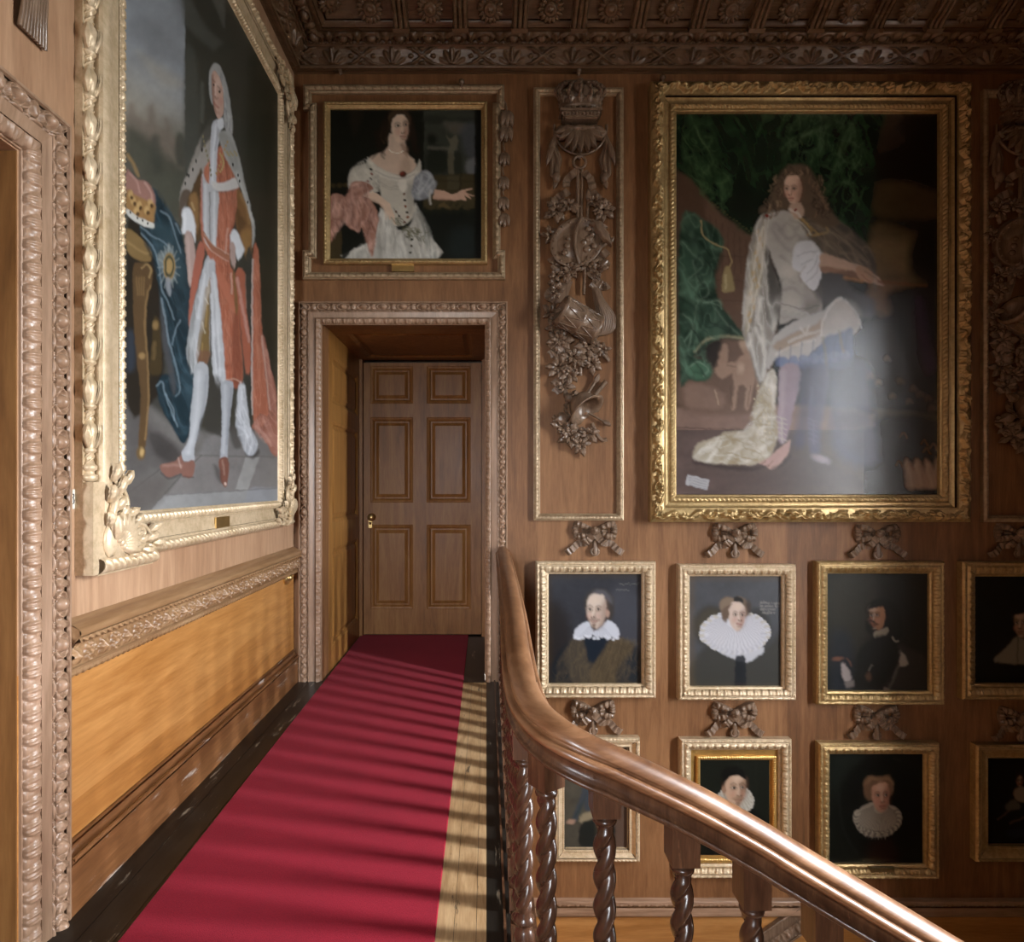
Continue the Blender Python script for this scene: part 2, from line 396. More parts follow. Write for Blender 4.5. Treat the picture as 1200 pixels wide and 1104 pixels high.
# ------------------------------------------------------------------ room shell
OX0=-1.116; OX1=-.012; OZ=2.434; DY=5.28          # doorway opening in the far wall, recess depth
T=.16
ZD=-1.57
def boxes(*bs):
    a=Acc()
    for lo,hi in bs: a.box(lo,hi)
    return a
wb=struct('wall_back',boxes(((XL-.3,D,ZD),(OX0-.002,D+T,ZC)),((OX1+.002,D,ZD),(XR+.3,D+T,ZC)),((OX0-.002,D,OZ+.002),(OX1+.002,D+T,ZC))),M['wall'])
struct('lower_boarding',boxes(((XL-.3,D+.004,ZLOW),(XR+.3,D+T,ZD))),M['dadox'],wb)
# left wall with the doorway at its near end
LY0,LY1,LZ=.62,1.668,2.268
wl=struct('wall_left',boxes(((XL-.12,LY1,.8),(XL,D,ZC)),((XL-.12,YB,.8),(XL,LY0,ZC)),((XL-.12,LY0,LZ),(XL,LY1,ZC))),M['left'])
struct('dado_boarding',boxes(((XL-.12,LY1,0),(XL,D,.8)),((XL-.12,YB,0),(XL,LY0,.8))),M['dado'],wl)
a=boxes(((XL-.75,LY1,0),(XL-.12,LY1+.06,LZ)),((XL-.75,LY0-.06,0),(XL-.12,LY0,LZ)),((XL-.8,LY0-.06,0),(XL-.75,LY1+.06,LZ)))
a.box((XL-.75,LY1-.004,0),(XL-.0005,LY1+.0,LZ-.002))
struct('wall_reveal',a,M['jamb'])
struct('ceiling_reveal',boxes(((XL-.8,LY0-.06,LZ),(XL-.12,LY1+.06,LZ+.05))),M['reveal'])
# floor: landing of blackened boards, recess floor, worn boards by the balustrade
fl=struct('floor',boxes(((XL-.8,YB,-.28),(.10,D,0)),((OX0,D,-.28),(OX1,DY+.1,0))),M['floor'])
a=Acc()
for x0,x1 in ((-.165,-.098),(-.0965,-.031),(-.0295,.0)): a.box((x0,YB,0),(x1,D-.05,.003))
struct('worn_boards',a,M['boards'],fl)
a=Acc()
a.box((-1.302,YB,0.),(-1.2,D-.02,.0012)); a.box((-1.197,YB,0.),(-1.09,D-.02,.0012)); a.box((.002,YB,0),(.05,D-.05,.002))
struct('black_boards',a,M['floor'],fl)
struct('floor_lower',boxes(((XL-.3,YB,ZLOW-.1),(XR+.3,D+T,ZLOW))),M['stone'])
struct('ceiling',boxes(((XL-.3,YB,ZC),(XR+.3,D+T,ZC+.1))),M['ceil'])
# openings for daylight: two windows in the thick right wall, one in the end wall behind the viewer
WT=.36; WZ0,WZ1=-.30,3.30
WIN=[(.79,1.42)]
RX0,RX1,RZ0,RZ1,RT=-.95,-.35,1.1,2.40,1.0  # unseen end window for door fill; reveal deepened to narrow its beam
struct('wall_rear',boxes(((XL-.8,YB-RT,ZLOW),(RX0,YB,ZC)),((RX1,YB-RT,ZLOW),(XR+WT,YB,ZC)),((RX0,YB-RT,ZLOW),(RX1,YB,RZ0)),((RX0,YB-RT,RZ1),(RX1,YB,ZC))),M['ceil'])
bs=[((XR,YB-.1,ZLOW),(XR+WT,D+T,WZ0)),((XR,YB-.1,WZ1),(XR+WT,D+T,ZC+.1))]
ys_=[YB-.1]+[q for w in sorted(WIN) for q in w]+[D+T]
for k in range(0,len(ys_),2): bs.append(((XR,ys_[k],WZ0),(XR+WT,ys_[k+1],WZ1)))
struct('wall_right',boxes(*bs),M['ceil'])
def sash(name,P,U,n,w,h,cols,rows):
    a=Acc(); c=lambda u,v,du,dv:a.obox(P+U*u+Z*v,(U,Z,n),(du,dv,.02))
    for u in (.02,w-.02): c(u,h/2,.02,h/2)
    for v in (.02,h-.02): c(w/2,v,w/2,.02)
    for k in range(1,cols): c(w*k/cols,h/2,.011,h/2)
    for k in range(1,rows): c(w/2,h*k/rows,w/2,.011)
    return struct(name,a,M['white'])
for k,(y0,y1) in enumerate(WIN): sash('window_%d'%(k+1),V(XR+WT-.05,y0,WZ0),Y,X,y1-y0,WZ1-WZ0,2,5)
sash('window_2',V(RX0,YB-RT+.05,RZ0),X,Y,RX1-RX0,RZ1-RZ0,2,3)
# under-side of the landing along the stair well
struct('wall_stairwell',boxes(((.02,YB,ZLOW),(.09,D,-.28))),M['dadox'])

# recess of the doorway, closed behind the door
struct('wall_recess_back',boxes(((OX0-.15,DY+.12,-.3),(OX1+.15,DY+.2,OZ+.2)),((OX0-.15,D+T,OZ+.1),(OX1+.15,DY+.2,OZ+.2)),((OX0-.15,D+T,-.3),(OX0-.06,DY+.2,OZ+.2)),((OX1+.06,D+T,-.3),(OX1+.15,DY+.2,OZ+.2))),M['ceil'])
a=Acc()
def panelled(a,O,U,Vv,Nn,w,h,rows,cols,th=.0,dep=.018,mw=.028):
    "stile-and-rail joinery: sunk fields with a moulded edge and a raised centre"
    O=np.asarray(O,float)
    us=[0]+[c for cc in cols for c in cc]+[w]; vs=[0]+[r for rr in rows for r in rr]+[h]
    for i in range(len(us)-1):
        for j in range(len(vs)-1):
            u0,u1,v0,v1=us[i],us[i+1],vs[j],vs[j+1]
            P=lambda u,v,d: O+U*u+Vv*v+Nn*d
            if i%2==1 and j%2==1:
                a.frame(P(u0,v0,0),U,Vv,Nn,u1-u0,v1-v0,[(0,0,.006,-dep*.2,2,None,0,0),(.006,-dep*.2,mw,-dep,4,None,0,.005),(mw,-dep,mw+.012,-dep,1,None,0,0),(mw+.012,-dep,mw+.04,-dep*.35,2,None,0,0)],.5)
                e=mw+.04; a.add([P(u0+e,v0+e,-dep*.35),P(u1-e,v0+e,-dep*.35),P(u1-e,v1-e,-dep*.35),P(u0+e,v1-e,-dep*.35)],[(0,1,2,3)],smooth=False)
            else:
                a.add([P(u0,v0,0),P(u1,v0,0),P(u1,v1,0),P(u0,v1,0)],[(0,1,2,3)],smooth=False)
    return a
rd=DY-D-T
a=panelled(Acc(),(OX0,D+T,0),Y,Z,X,rd,OZ,[(.16,.87),(1.06,1.80),(1.93,2.28)],[(.10,rd-.10)])
a.box((OX0-.05,D+T,0),(OX0-.02,DY+.1,OZ+.1)); a.box((OX0-.02,D+T,0),(OX0+.0,D+T+.004,OZ))
struct('wall_recess_left',a,M['reveal'])
struct('wall_recess_right',boxes(((OX1,D+T,0),(OX1+.05,DY+.1,OZ+.1))),M['door'])
a=panelled(Acc(),(OX0,D+T,OZ),X,Y,-Z,OX1-OX0,rd,[(.12,rd-.12)],[(.10,OX1-OX0-.10)])
a.box((OX0-.05,D+T,OZ+.03),(OX1+.05,DY+.1,OZ+.06))
struct('ceiling_recess',a,M['door'])
# door leaf (six panels)
DX0,DX1=-1.085,-.045
s=FP/DY
def dz(py): return H+(CY-py)/s
def dx(px): return (px-CX)/s-DX0
pan=panelled(Acc(),(DX0,DY,.012),X,Z,-Y,DX1-DX0,2.40,[(dz(714)-.012,dz(615)-.012),(dz(589)-.012,dz(489)-.012),(dz(473)-.012,dz(429)-.012)],[(dx(434),dx(484)),(dx(500),dx(551.5))],dep=.026,mw=.035)
pan.box((DX0,DY+.03,.012),(DX1,DY+.045,2.412))
dr=struct('door_1',pan,M['door'])
a=boxes(((OX0+.001,DY-.035,0),(DX0-.004,DY+.05,OZ)),((DX1+.004,DY-.035,0),(OX1-.001,DY+.05,OZ)))
struct('door_frame',a,M['door'],dr)
a=Acc(); kx,kz=DX0+.075,dz(606)
c=V(kx,DY-.002,kz); a.lathe(c,[(0,.034),(.006,.032),(.010,.014),(.03,.012),(.036,.024),(.05,.033),(.062,.030),(.070,.016),(.072,.0)],-Y,18)
struct('knob',a,M['brass'],dr)
a=Acc(); a.obox(V(kx-.015,DY-.004,kz-.06),(X,Y,Z),(.016,.003,.035)); a.lathe(V(kx-.015,DY-.006,kz-.055),[(0,.012),(.008,.011),(.012,0)],-Y,12)
struct('escutcheon',a,M['brass'],dr)

# ------------------------------------------------------------------ doorcases
def doorcase_segs(eggp,k=1.):
    return [(0,0,0,.045*k,1,None,0,0),(0,.045*k,.012*k,.047*k,1,None,0,0),(.012*k,.047*k,.016*k,.036*k,1,None,0,0),
     (.016*k,.026*k,.078*k,.030*k,16,egg(eggp),.034*k,.004*k),(.078*k,.036*k,.082*k,.042*k,1,None,0,0),
     (.084*k,.034*k,.098*k,.034*k,6,beadreel(eggp*.6),.014*k,0),(.10*k,.040*k,.152*k,.030*k,2,None,0,0),(.152*k,.030*k,.156*k,.042*k,1,None,0,0),
     (.156*k,.034*k,.208*k,.012*k,14,leafband(eggp*.52),.022*k,.006*k),(.208*k,.012*k,.213*k,.010*k,1,None,0,0),(.213*k,.010*k,.213*k,-.002,1,None,0,0)]
a=Acc(); kn=.775; w_=.218*kn
a.frame((XL,LY0-w_,0),Y,Z,X,LY1-LY0+2*w_,LZ+w_,doorcase_segs(.122,kn),.0036,'rtl',True)
struct('trim_1',a,M['arch'])
k=.155/.218
a=Acc(); a.frame((OX0-.155,D,0),X,Z,-Y,OX1-OX0+.31,OZ+.14,doorcase_segs(.135,k),.006,'rtl',True)
struct('trim_2',a,M['arch'])
# ------------------------------------------------------------------ chair rail, skirting on the left wall
y0=LY1+w_
a=Acc()
a.endcap((XL,y0+.001,0),X,Z,[(.002,.915,.02,.905),(.058,.888,.060,.866),(.058,.862,.046,.850),(.036,.836,.030,.768),(.032,.758,.014,.738),(.012,.738,0,.732)])
a.sweep((XL,D-.02,0),-Y,X,Z,D-.02-y0,[(.002,.915,.02,.905,1,None,0,0),(.02,.905,.058,.888,2,None,0,.004),(.058,.888,.060,.866,2,None,0,.006),(.058,.862,.046,.850,5,rope(.03,.6),.010,.004),
  (.044,.848,.038,.838,3,bead(.013),.006,0),(.036,.836,.030,.768,16,flowers(.066),.020,0),(.034,.766,.032,.758,1,None,0,.003),(.030,.757,.014,.738,6,leafband(.03),.008,.004),(.012,.738,.0,.732,1,None,0,0)],.0042)
struct('trim_3',a,M['rail3'])
a=Acc()
a.sweep((XL,D-.02,0),-Y,X,Z,D-.02-y0,[(0,.218,.014,.214,2,None,0,.004),(.014,.206,.014,.202,1,None,0,0),(.014,.202,.034,.186,5,None,0,-.008),(.036,.184,.044,.172,4,None,0,.006),(.044,.166,.032,.160,1,None,0,0),(.032,.160,.034,.0,1,None,0,0)],.5)
a.endcap((XL,y0+.001,0),X,Z,[(0,.218,.014,.214),(.034,.186,.044,.172),(.032,.160,.034,0)],[(0,0)])
struct('baseboard_left',a,M['skirt'])
# paint-blackened skirting return on the far wall strip
struct('baseboard_back',boxes(((XL+.03,D-.03,0),(OX0-.16,D,.16))),M['skirt'])
# ------------------------------------------------------------------ overdoor panel: eared carved moulding on the far wall
def polyframe(a,pts,N_,segs,ds):
    "pts counter-clockwise 3D corners, right angles; profile d runs inward"
    n=len(pts)
    def turn(i):
        p0,p1,p2=pts[i-1],pts[i],pts[(i+1)%n]
        return 1. if np.cross(p1-p0,p2-p1)@N_>0 else -1.
    for i in range(n):
        A,B=pts[i],pts[(i+1)%n]; L=np.linalg.norm(B-A); u=(B-A)/L; a.sweep(A,u,np.cross(N_,u),N_,L,segs,ds,turn(i),turn((i+1)%n))
    return a
def W(px,py,e=.03): p=F(px,py,e); return V(p[0],D,p[2])
pts=[W(354.5,327),W(592,327),W(592,293),W(586.5,293),W(586.5,128),W(591,128),W(591,99),W(355,99),W(355,128),W(361.5,128),W(361.5,293),W(354.5,293)]
a=polyframe(Acc(),pts,-Y,[(0,0,0,.03,1,None,0,0),(0,.03,.006,.034,1,None,0,0),(.008,.030,.040,.022,10,leafband(.055),.012,.006),(.042,.024,.052,.014,2,None,0,.003),(.052,.014,.052,0,1,None,0,0)],.006)
struct('trim_4',a,M['panelgilt'])
# tall panel mouldings for the two carved trophies
def panel_mould(name,x0,y0,x1,y1):
    p=[W(x0,y1),W(x1,y1),W(x1,y0),W(x0,y0)]
    a=polyframe(Acc(),p,-Y,[(0,0,0,.028,1,None,0,0),(0,.028,.006,.030,1,None,0,0),(.006,.028,.034,.018,8,leafband(.028),.008,.006),(.036,.02,.044,.010,2,None,0,.003),(.044,.010,.046,.0,1,None,0,0)],.005)
    return struct(name,a,M['panelgilt'])
panel_mould('trim_5',625.5,102,731,610); panel_mould('trim_6',1153,104,1238,612)
# dado moulding of the stair, far below, and the raking string of the lower flight
a=Acc()
zt=F(0,1052)[2]
a.sweep((XR,D,0),-X,-Y,Z,XR-.1,[(.0,zt,.03,zt-.006,1,None,0,0),(.03,zt-.006,.034,zt-.02,2,None,0,.004),(.028,zt-.024,.022,zt-.045,5,egg(.06),.010,0),(.03,zt-.05,.034,zt-.10,2,None,0,.004),(.034,zt-.10,.02,zt-.115,2,None,0,.004),(.02,zt-.115,0,zt-.125,1,None,0,0)],.008)
struct('trim_7',a,M['archx'])
B=F(946,1066,.02); C=F(760,1195,.02); u=unit(C-B); L=np.linalg.norm(C-B)
a=Acc(); dv=np.cross(-Y,u)
a.sweep(V(B[0],D,B[2]),u,dv,-Y,L,[(-.05,0,-.05,.03,1,None,0,0),(-.05,.03,-.036,.03,2,None,0,.006),(-.03,.012,.03,.012,1,None,0,0),(.032,.02,.10,.024,8,egg(.075),.016,0),(.102,.03,.115,.03,2,None,0,.004),(.115,.03,.12,0,1,None,0,0)],.008)
struct('trim_8',a,M['carve'])
# ------------------------------------------------------------------ carved cornice
def cz(e,py): return H+(CY-py)*(D-e)/FP
cp=[(.62,-62),(.60,-60),(.30,22),(.27,29),(.25,31)]
segs=[(.62,cz(.62,-62),.60,cz(.60,-60),1,None,0,0),(.60,cz(.60,-60),.30,cz(.30,22),2,None,0,0),(.29,cz(.29,24),.265,cz(.265,32),2,None,0,.006),(.262,cz(.262,33),.225,cz(.225,37),2,None,0,.004),
 (.222,cz(.222,37.5),.150,cz(.150,47),14,egg(.185),.036,.004),(.148,cz(.148,47.5),.145,cz(.145,49),1,None,0,0),(.145,cz(.145,49),.130,cz(.130,52),4,bead(.022),.010,0),(.128,cz(.128,52),.118,cz(.118,54.5),1,None,0,.004),
 (.112,cz(.112,55),.062,cz(.062,76),18,acanthus(.20),.034,-.008),(.066,cz(.066,76.5),.060,cz(.060,80),2,None,0,.006),(.058,cz(.058,80.5),.02,cz(.02,84),2,None,0,.005),(.02,cz(.02,84),0,cz(0,87),1,None,0,0)]
a=Acc()
a.sweep((XR,D,0),-X,-Y,Z,XR-XL,segs,.007,0,1)
a.sweep((XL,D,0),-Y,X,Z,D-YB,segs,.007,1,0)
cn=struct('trim_9',a,M['cornice'])
ang=math.atan2(cz(.60,-60)-cz(.30,22),.30)
def soff(out,along,org,t,sft=0.):
    "point on the sloping soffit, t 0..1 up the slope"
    e=.30+.30*t; return np.asarray(org)+out*e+Z*(cz(.30,22)+(cz(.60,-60)-cz(.30,22))*t)
def rosette(c,u,nrm,r):
    a=Acc(); v=np.cross(nrm,u)
    for k in range(16):
        t=k/16*tau; d=u*math.cos(t)+v*math.sin(t)
        a.leaf(c+d*r*.38+nrm*.012,c+d*r+nrm*.012,r*.34,nrm,.16,0,.3)
    a.lathe(c,[(0,r*.78),(.010,r*.74),(.014,r*.60),(.016,r*.52),(.034,r*.46),(.040,r*.36),(.034,r*.25),(.042,r*.17),(.046,0)],nrm,20)
    return a
def modillion(c,al,up,nrm,w=.1,L=.24):
    a=Acc(); a.obox(c+nrm*.012,(al,up,nrm),(w/2,L/2,.012))
    for k in (-1,0,1):
        pth=[c+al*k*w*.31+up*(t-.5)*L*.98+nrm*(.028+.016*math.sin(pi*t*.9)+.014*math.exp(-((t-.06)/.08)**2)) for t in np.linspace(0,1,14)]
        a.tube(pth,w*.145,8)
    a.obox(c-up*L*.49+nrm*.03,(al,up,nrm),(w*.52,.012,.028)); a.obox(c+up*L*.3+nrm*.016,(al,up,nrm),(w*.56,.016,.014))
    return a
upF=unit(-Y*.30+Z*(cz(.60,-60)-cz(.30,22))); nF=unit(np.cross(X,upF)); nF=nF if nF[2]<0 else -nF
upL=unit(X*.30+Z*(cz(.60,-60)-cz(.30,22))); nL=unit(np.cross(Y,upL)); nL=nL if nL[2]<0 else -nL
pit=.375; c0=(503.5-CX)*3.70/FP
for k in range(-2,14):
    x=c0+pit*k
    if x<XL+.40: continue
    if x<XR-.1: build('rosette',rosette(soff(-Y,X,(x,D,0),.17),X,nF,.083),M['cornice'],cn)
    x2=x+pit/2
    if x2<XR-.1: build('modillion',modillion(soff(-Y,X,(x2,D,0),.22),X,upF,nF),M['cornice'],cn)
for k in range(0,5):
    y=D-.42-pit*k
    build('rosette',rosette(soff(X,Y,(XL,y,0),.17),Y,nL,.083),M['cornice'],cn)
    build('modillion',modillion(soff(X,Y,(XL,y-pit/2,0),.22),Y,upL,nL),M['cornice'],cn)
# small hooks of the picture rail
for px,py in ((399,82),(541,97),(678,83),(776,92)):
    p=F(px,py,.03); a=Acc(); a.lathe(V(p[0],D-.0,p[2]),[(0,.012),(.03,.010),(.034,.018),(.046,.02),(.055,.01),(.058,0)],-Y,10); a.ell(V(p[0],D-.035,p[2]-.02),(.012,.012,.02))
    o=build('picture_hook',a,M['carve'],origin=V(p[0],D,p[2])); 
    tag(o,{399:'small turned peg under the cornice, above the left corner of the overdoor portrait',541:'small peg on top of the overdoor panel moulding, to its right',678:'small turned peg under the cornice above the carved crown',776:'dark peg at the top left corner of the largest gilt frame'}[px],'hook','picture pegs')
# ------------------------------------------------------------------ carpet
a=Acc()
xs=lambda y:(-1.072-.0105*(y-1.7) , -.150-.002*(y-1.7))
ys=np.linspace(YB,DY-.01,60); P=np.zeros((4,60,3))
for i,y in enumerate(ys):
    l,r=xs(y); l=max(l,-1.11) if y>D else l
    P[:,i]=[(l,y,.003),(l+.004,y,.009),(r-.003,y,.009),(r,y,.0045)]
a.grid(P,smooth=False,flip=True)
tag(build('carpet',a,M['carpet']),'crimson wool runner carpet laid along the landing to the door','carpet')
# ------------------------------------------------------------------ balustrade
def crom(pts,n=10):
    pts=np.asarray(pts,float); p=np.vstack([2*pts[0]-pts[1],pts,2*pts[-1]-pts[-2]]); out=[]
    for i in range(1,len(p)-2):
        for t in np.linspace(0,1,n,endpoint=False):
            a,b,c,d=p[i-1],p[i],p[i+1],p[i+2]
            out.append(.5*((2*b)+(-a+c)*t+(2*a-5*b+4*c-d)*t*t+(-a+3*b-3*c+d)*t**3))
    out.append(pts[-1]); return np.array(out)
RY=1.345; SL=-.585
def railtop(x): return float(np.interp(x,[.225,.317,.47,.61,.73,2.8],[.777,.735,.662,.585,.512,.512-2.07*.60]))
bal=empty('balustrade',(.1,1.6,0),'dark barley-twist balustrade with a broad moulded oak handrail sweeping downstairs','balustrade')
path=crom([(.112,D-.0,.918),(.108,3.2,.911),(.101,2.3,.896),(.094,1.82,.868),(.096,1.62,.846),(.106,1.50,.830),(.132,1.425,.812),(.175,1.370,.796),(.235,1.348,.771),(.317,RY,.735),(.47,RY,.662),(.61,RY,.585),(.73,RY,.512),(1.1,RY,.290),(1.6,RY,-.010),(2.2,RY,-.370),(2.75,RY,-.70)],14)
Tn=np.gradient(path,axis=0); Tn/=np.linalg.norm(Tn,axis=1,keepdims=True)
# profile: w>0 is the landing/near side, h down from the crown
half=[(0,0),(.008,-.0008),(.016,-.0035),(.023,-.008),(.029,-.0135),(.0335,-.020),(.036,-.026),(.0355,-.0285),(.028,-.031),(.028,-.0365),(.039,-.0365),(.046,-.038),(.050,-.044),(.050,-.050),(.046,-.055),(.041,-.058),(.036,-.060),(.0325,-.066),(.0320,-.075),(.034,-.082),(.038,-.086),(.0385,-.088),(.044,-.089),(.0475,-.093),(.046,-.098),(.041,-.101),(.0,-.101)]
def sweep_rail(hf,closed):
    pr=[(-w,h) for w,h in hf[::-1]]+hf[(1 if closed else 0):]
    P=np.zeros((len(pr),len(path),3))
    for i in range(len(path)):
        t=Tn[i]; sd=-unit(np.cross(Z,t)); up=np.cross(sd,t); up=up if up[2]>0 else -up
        up=unit(up*.6+Z*.4)
        for k,(w,h) in enumerate(pr): P[k,i]=path[i]+sd*w+up*h
    return P
k0=15
hr=build('handrail',Acc().grid(sweep_rail(half[:k0+2],True)),M['rail'],bal)
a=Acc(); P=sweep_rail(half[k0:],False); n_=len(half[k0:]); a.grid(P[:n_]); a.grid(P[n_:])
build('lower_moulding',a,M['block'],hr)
def shaft(tw=1):
    a=Acc(); n=28; z0,z1=.205,.595; m=110; zz=np.linspace(z0,z1,m); th=np.arange(n)/n*tau; R=np.zeros((m,n,3))
    for i,z in enumerate(zz):
        env=min(1,(z-z0)/.02,(z1-z)/.02); env=max(0,env)
        r=.0195+ .0085*(np.abs(np.cos((th-tw*z*pi/.068)))**.75*1.7-.95)*env
        R[i]=np.stack([r*np.cos(th),r*np.sin(th),np.full(n,z)],1)
    a.grid(R,wrap=True)
    a.lathe((0,0,0),[(.594,.0205),(.597,.026),(.603,.0275),(.609,.026),(.611,.021),(.618,.022)],Z,20)
    a.lathe((0,0,0),[(.07,.027),(.075,.030),(.085,.027),(.092,.020),(.10,.018),(.125,.028),(.145,.0285),(.160,.022),(.170,.017),(.174,.021),(.178,.0275),(.186,.0285),(.192,.024),(.198,.022),(.208,.0205)],Z,20)
    return a
def base(): 
    a=Acc(); a.obox((0,0,.012),(X,Y,Z),(.030,.030,.062)); return a
def block(h):
    a=Acc(); a.obox((0,0,.618+h/2),(X,Y,Z),(.031,.031,h/2)); return a
E0=empty('tmp',(0,0,0))
shm=build('baluster',shaft(),M['baluster']); bsm=build('base_block',base(),M['block']); blL=build('top_block',block(.205),M['block']); blF=build('top_block',block(.112),M['block'])
bpy.data.objects.remove(E0)
def put(x,y,z,long,rz=0.):
    s_=shm.copy(); col.objects.link(s_); s_.parent=bal; s_.location=(x-.1,y-1.6,z); s_.rotation_euler=(0,0,rz)
    for src in (bsm,blL if long else blF):
        c=src.copy(); col.objects.link(c); c.parent=s_
pitch=.152
put(.143,1.425,0,False,.6)
y=1.585
while y<D-.03: put(.1+.006*(y-1.6)/2.4*2,y,0,True); y+=pitch
for k,x in enumerate([.266,.440,.597]+[.597+.158*k for k in range(1,14)]): put(x,RY,railtop(x)-(.160,.186,.195)[min(k,2)]-.618,False)
for o in (shm,bsm,blL,blF): bpy.data.objects.remove(o)
# kerb under the landing balusters and raking string of the flight
a=Acc(); a.box((.056,1.39,-.30),(.15,D,-.05+.0)); a.box((.052,1.36,-.052),(.158,D,-.045)); 
a.box((.052,YB,-.30),(.06,D,.012))
build('kerb',a,M['block'],bal)
a=Acc(); x0,x1=.10,2.9
def sz(x): return railtop(x)-.190-.618-.045
pts=[V(x0,RY-.05,sz(x0)),V(x1,RY-.05,sz(x1)),V(x1,RY-.05,sz(x1)-.34),V(x0,RY-.05,sz(x0)-.34)]
a.poly(pts[::-1],Y,.1)
build('string_board',a,M['block'],bal)
st=empty('staircase',(.1,.7,0),'oak stair flight going down from the landing under the handrail','stairs')
rise=.163; run=rise/-SL
for k in range(10):
    xa=.10+run*k; zt=-rise*(k+1)
    a=Acc(); a.box((xa,.15,zt-.04),(xa+run+.02,RY-.06,zt)); a.box((xa-.0,.15,zt),(xa+.02,RY-.06,zt+rise-.04)) if k else None
    build('tread',a,M['tread'],st)
xe=.1+run*10
struct('floor_half_landing',boxes(((xe,YB,-rise*10-.2),(XR,D,-rise*10-.0))) ,M['tread']) if False else struct('floor_half_landing',boxes(((xe+.02,YB,-rise*11-.2),(XR,RY+.1,-rise*11))),M['tread'])
# ------------------------------------------------------------------ carved wall ornament (limewood/oak carvings)
K=D/FP                              # metres per photo pixel on the far wall
def pp(l): return [F(x,y,e) for x,y,e in l]
def hl(a,c,prof,ang,e0,df,n=18,th0=0.,th1=pi):
    "half-round turned relief: axis in the wall plane (ang from vertical), prof in px units (t,r)"
    c0=F(c[0],c[1],e0); ax=X*math.sin(ang)+Z*math.cos(ang); pe=X*math.cos(ang)-Z*math.sin(ang)
    th=np.linspace(th0,th1,n); P=np.zeros((len(prof),n,3))
    for i,(t,r) in enumerate(prof):
        P[i]=c0+ax*t*K+np.outer(np.cos(th)*r*K,pe)+np.outer(np.sin(th)*r*K*df,-Y)
    return a.grid(P)
def foliage_cluster(a,cx,cy,n,r,e,rg,berries=3,w=.42):
    for k in range(n):
        t=k/n*tau+rg.uniform(-.3,.3); rr=r*rg.uniform(.7,1.15)
        b=F(cx+rr*.15*math.cos(t),cy+rr*.15*math.sin(t),e); tp=F(cx+rr*math.cos(t),cy+rr*math.sin(t),e+rg.uniform(-.015,.02))
        a.leaf(b,tp,rr*w*K*1.25,-Y,.22,3,.22)
    for k in range(n):
        t=(k+.5)/n*tau+rg.uniform(-.3,.3); rr=r*rg.uniform(.42,.62); q=F(cx+rr*.2*math.cos(t),cy+rr*.2*math.sin(t),e+.022); a.leaf(q,F(cx+rr*math.cos(t),cy+rr*math.sin(t),e+.034+rg.uniform(-.008,.012)),rr*w*K*1.3,-Y,.2,2,.25)
    for k in range(berries):
        t=rg.uniform(0,tau); rr=r*rg.uniform(.2,.7); a.ell(F(cx+rr*math.cos(t),cy+rr*math.sin(t),e+.022),(1.9*K,)*3,nu=8,nv=6)
def ribb(a,pts,w,pleat,e,amp=.012):
    p=crom(np.array([(x,y,0) for x,y in pts]),8); m=len(p)
    P=np.array([F(x,y,e+.012*math.sin(i/(m-1)*tau*1.5)) for i,(x,y,_) in enumerate(p)])
    tg=np.gradient(P,axis=0); wd=np.array([np.cross(unit(t),Y) for t in tg])
    return a.ribbon(P,wd,w*K,-Y,pleat,amp,.004)
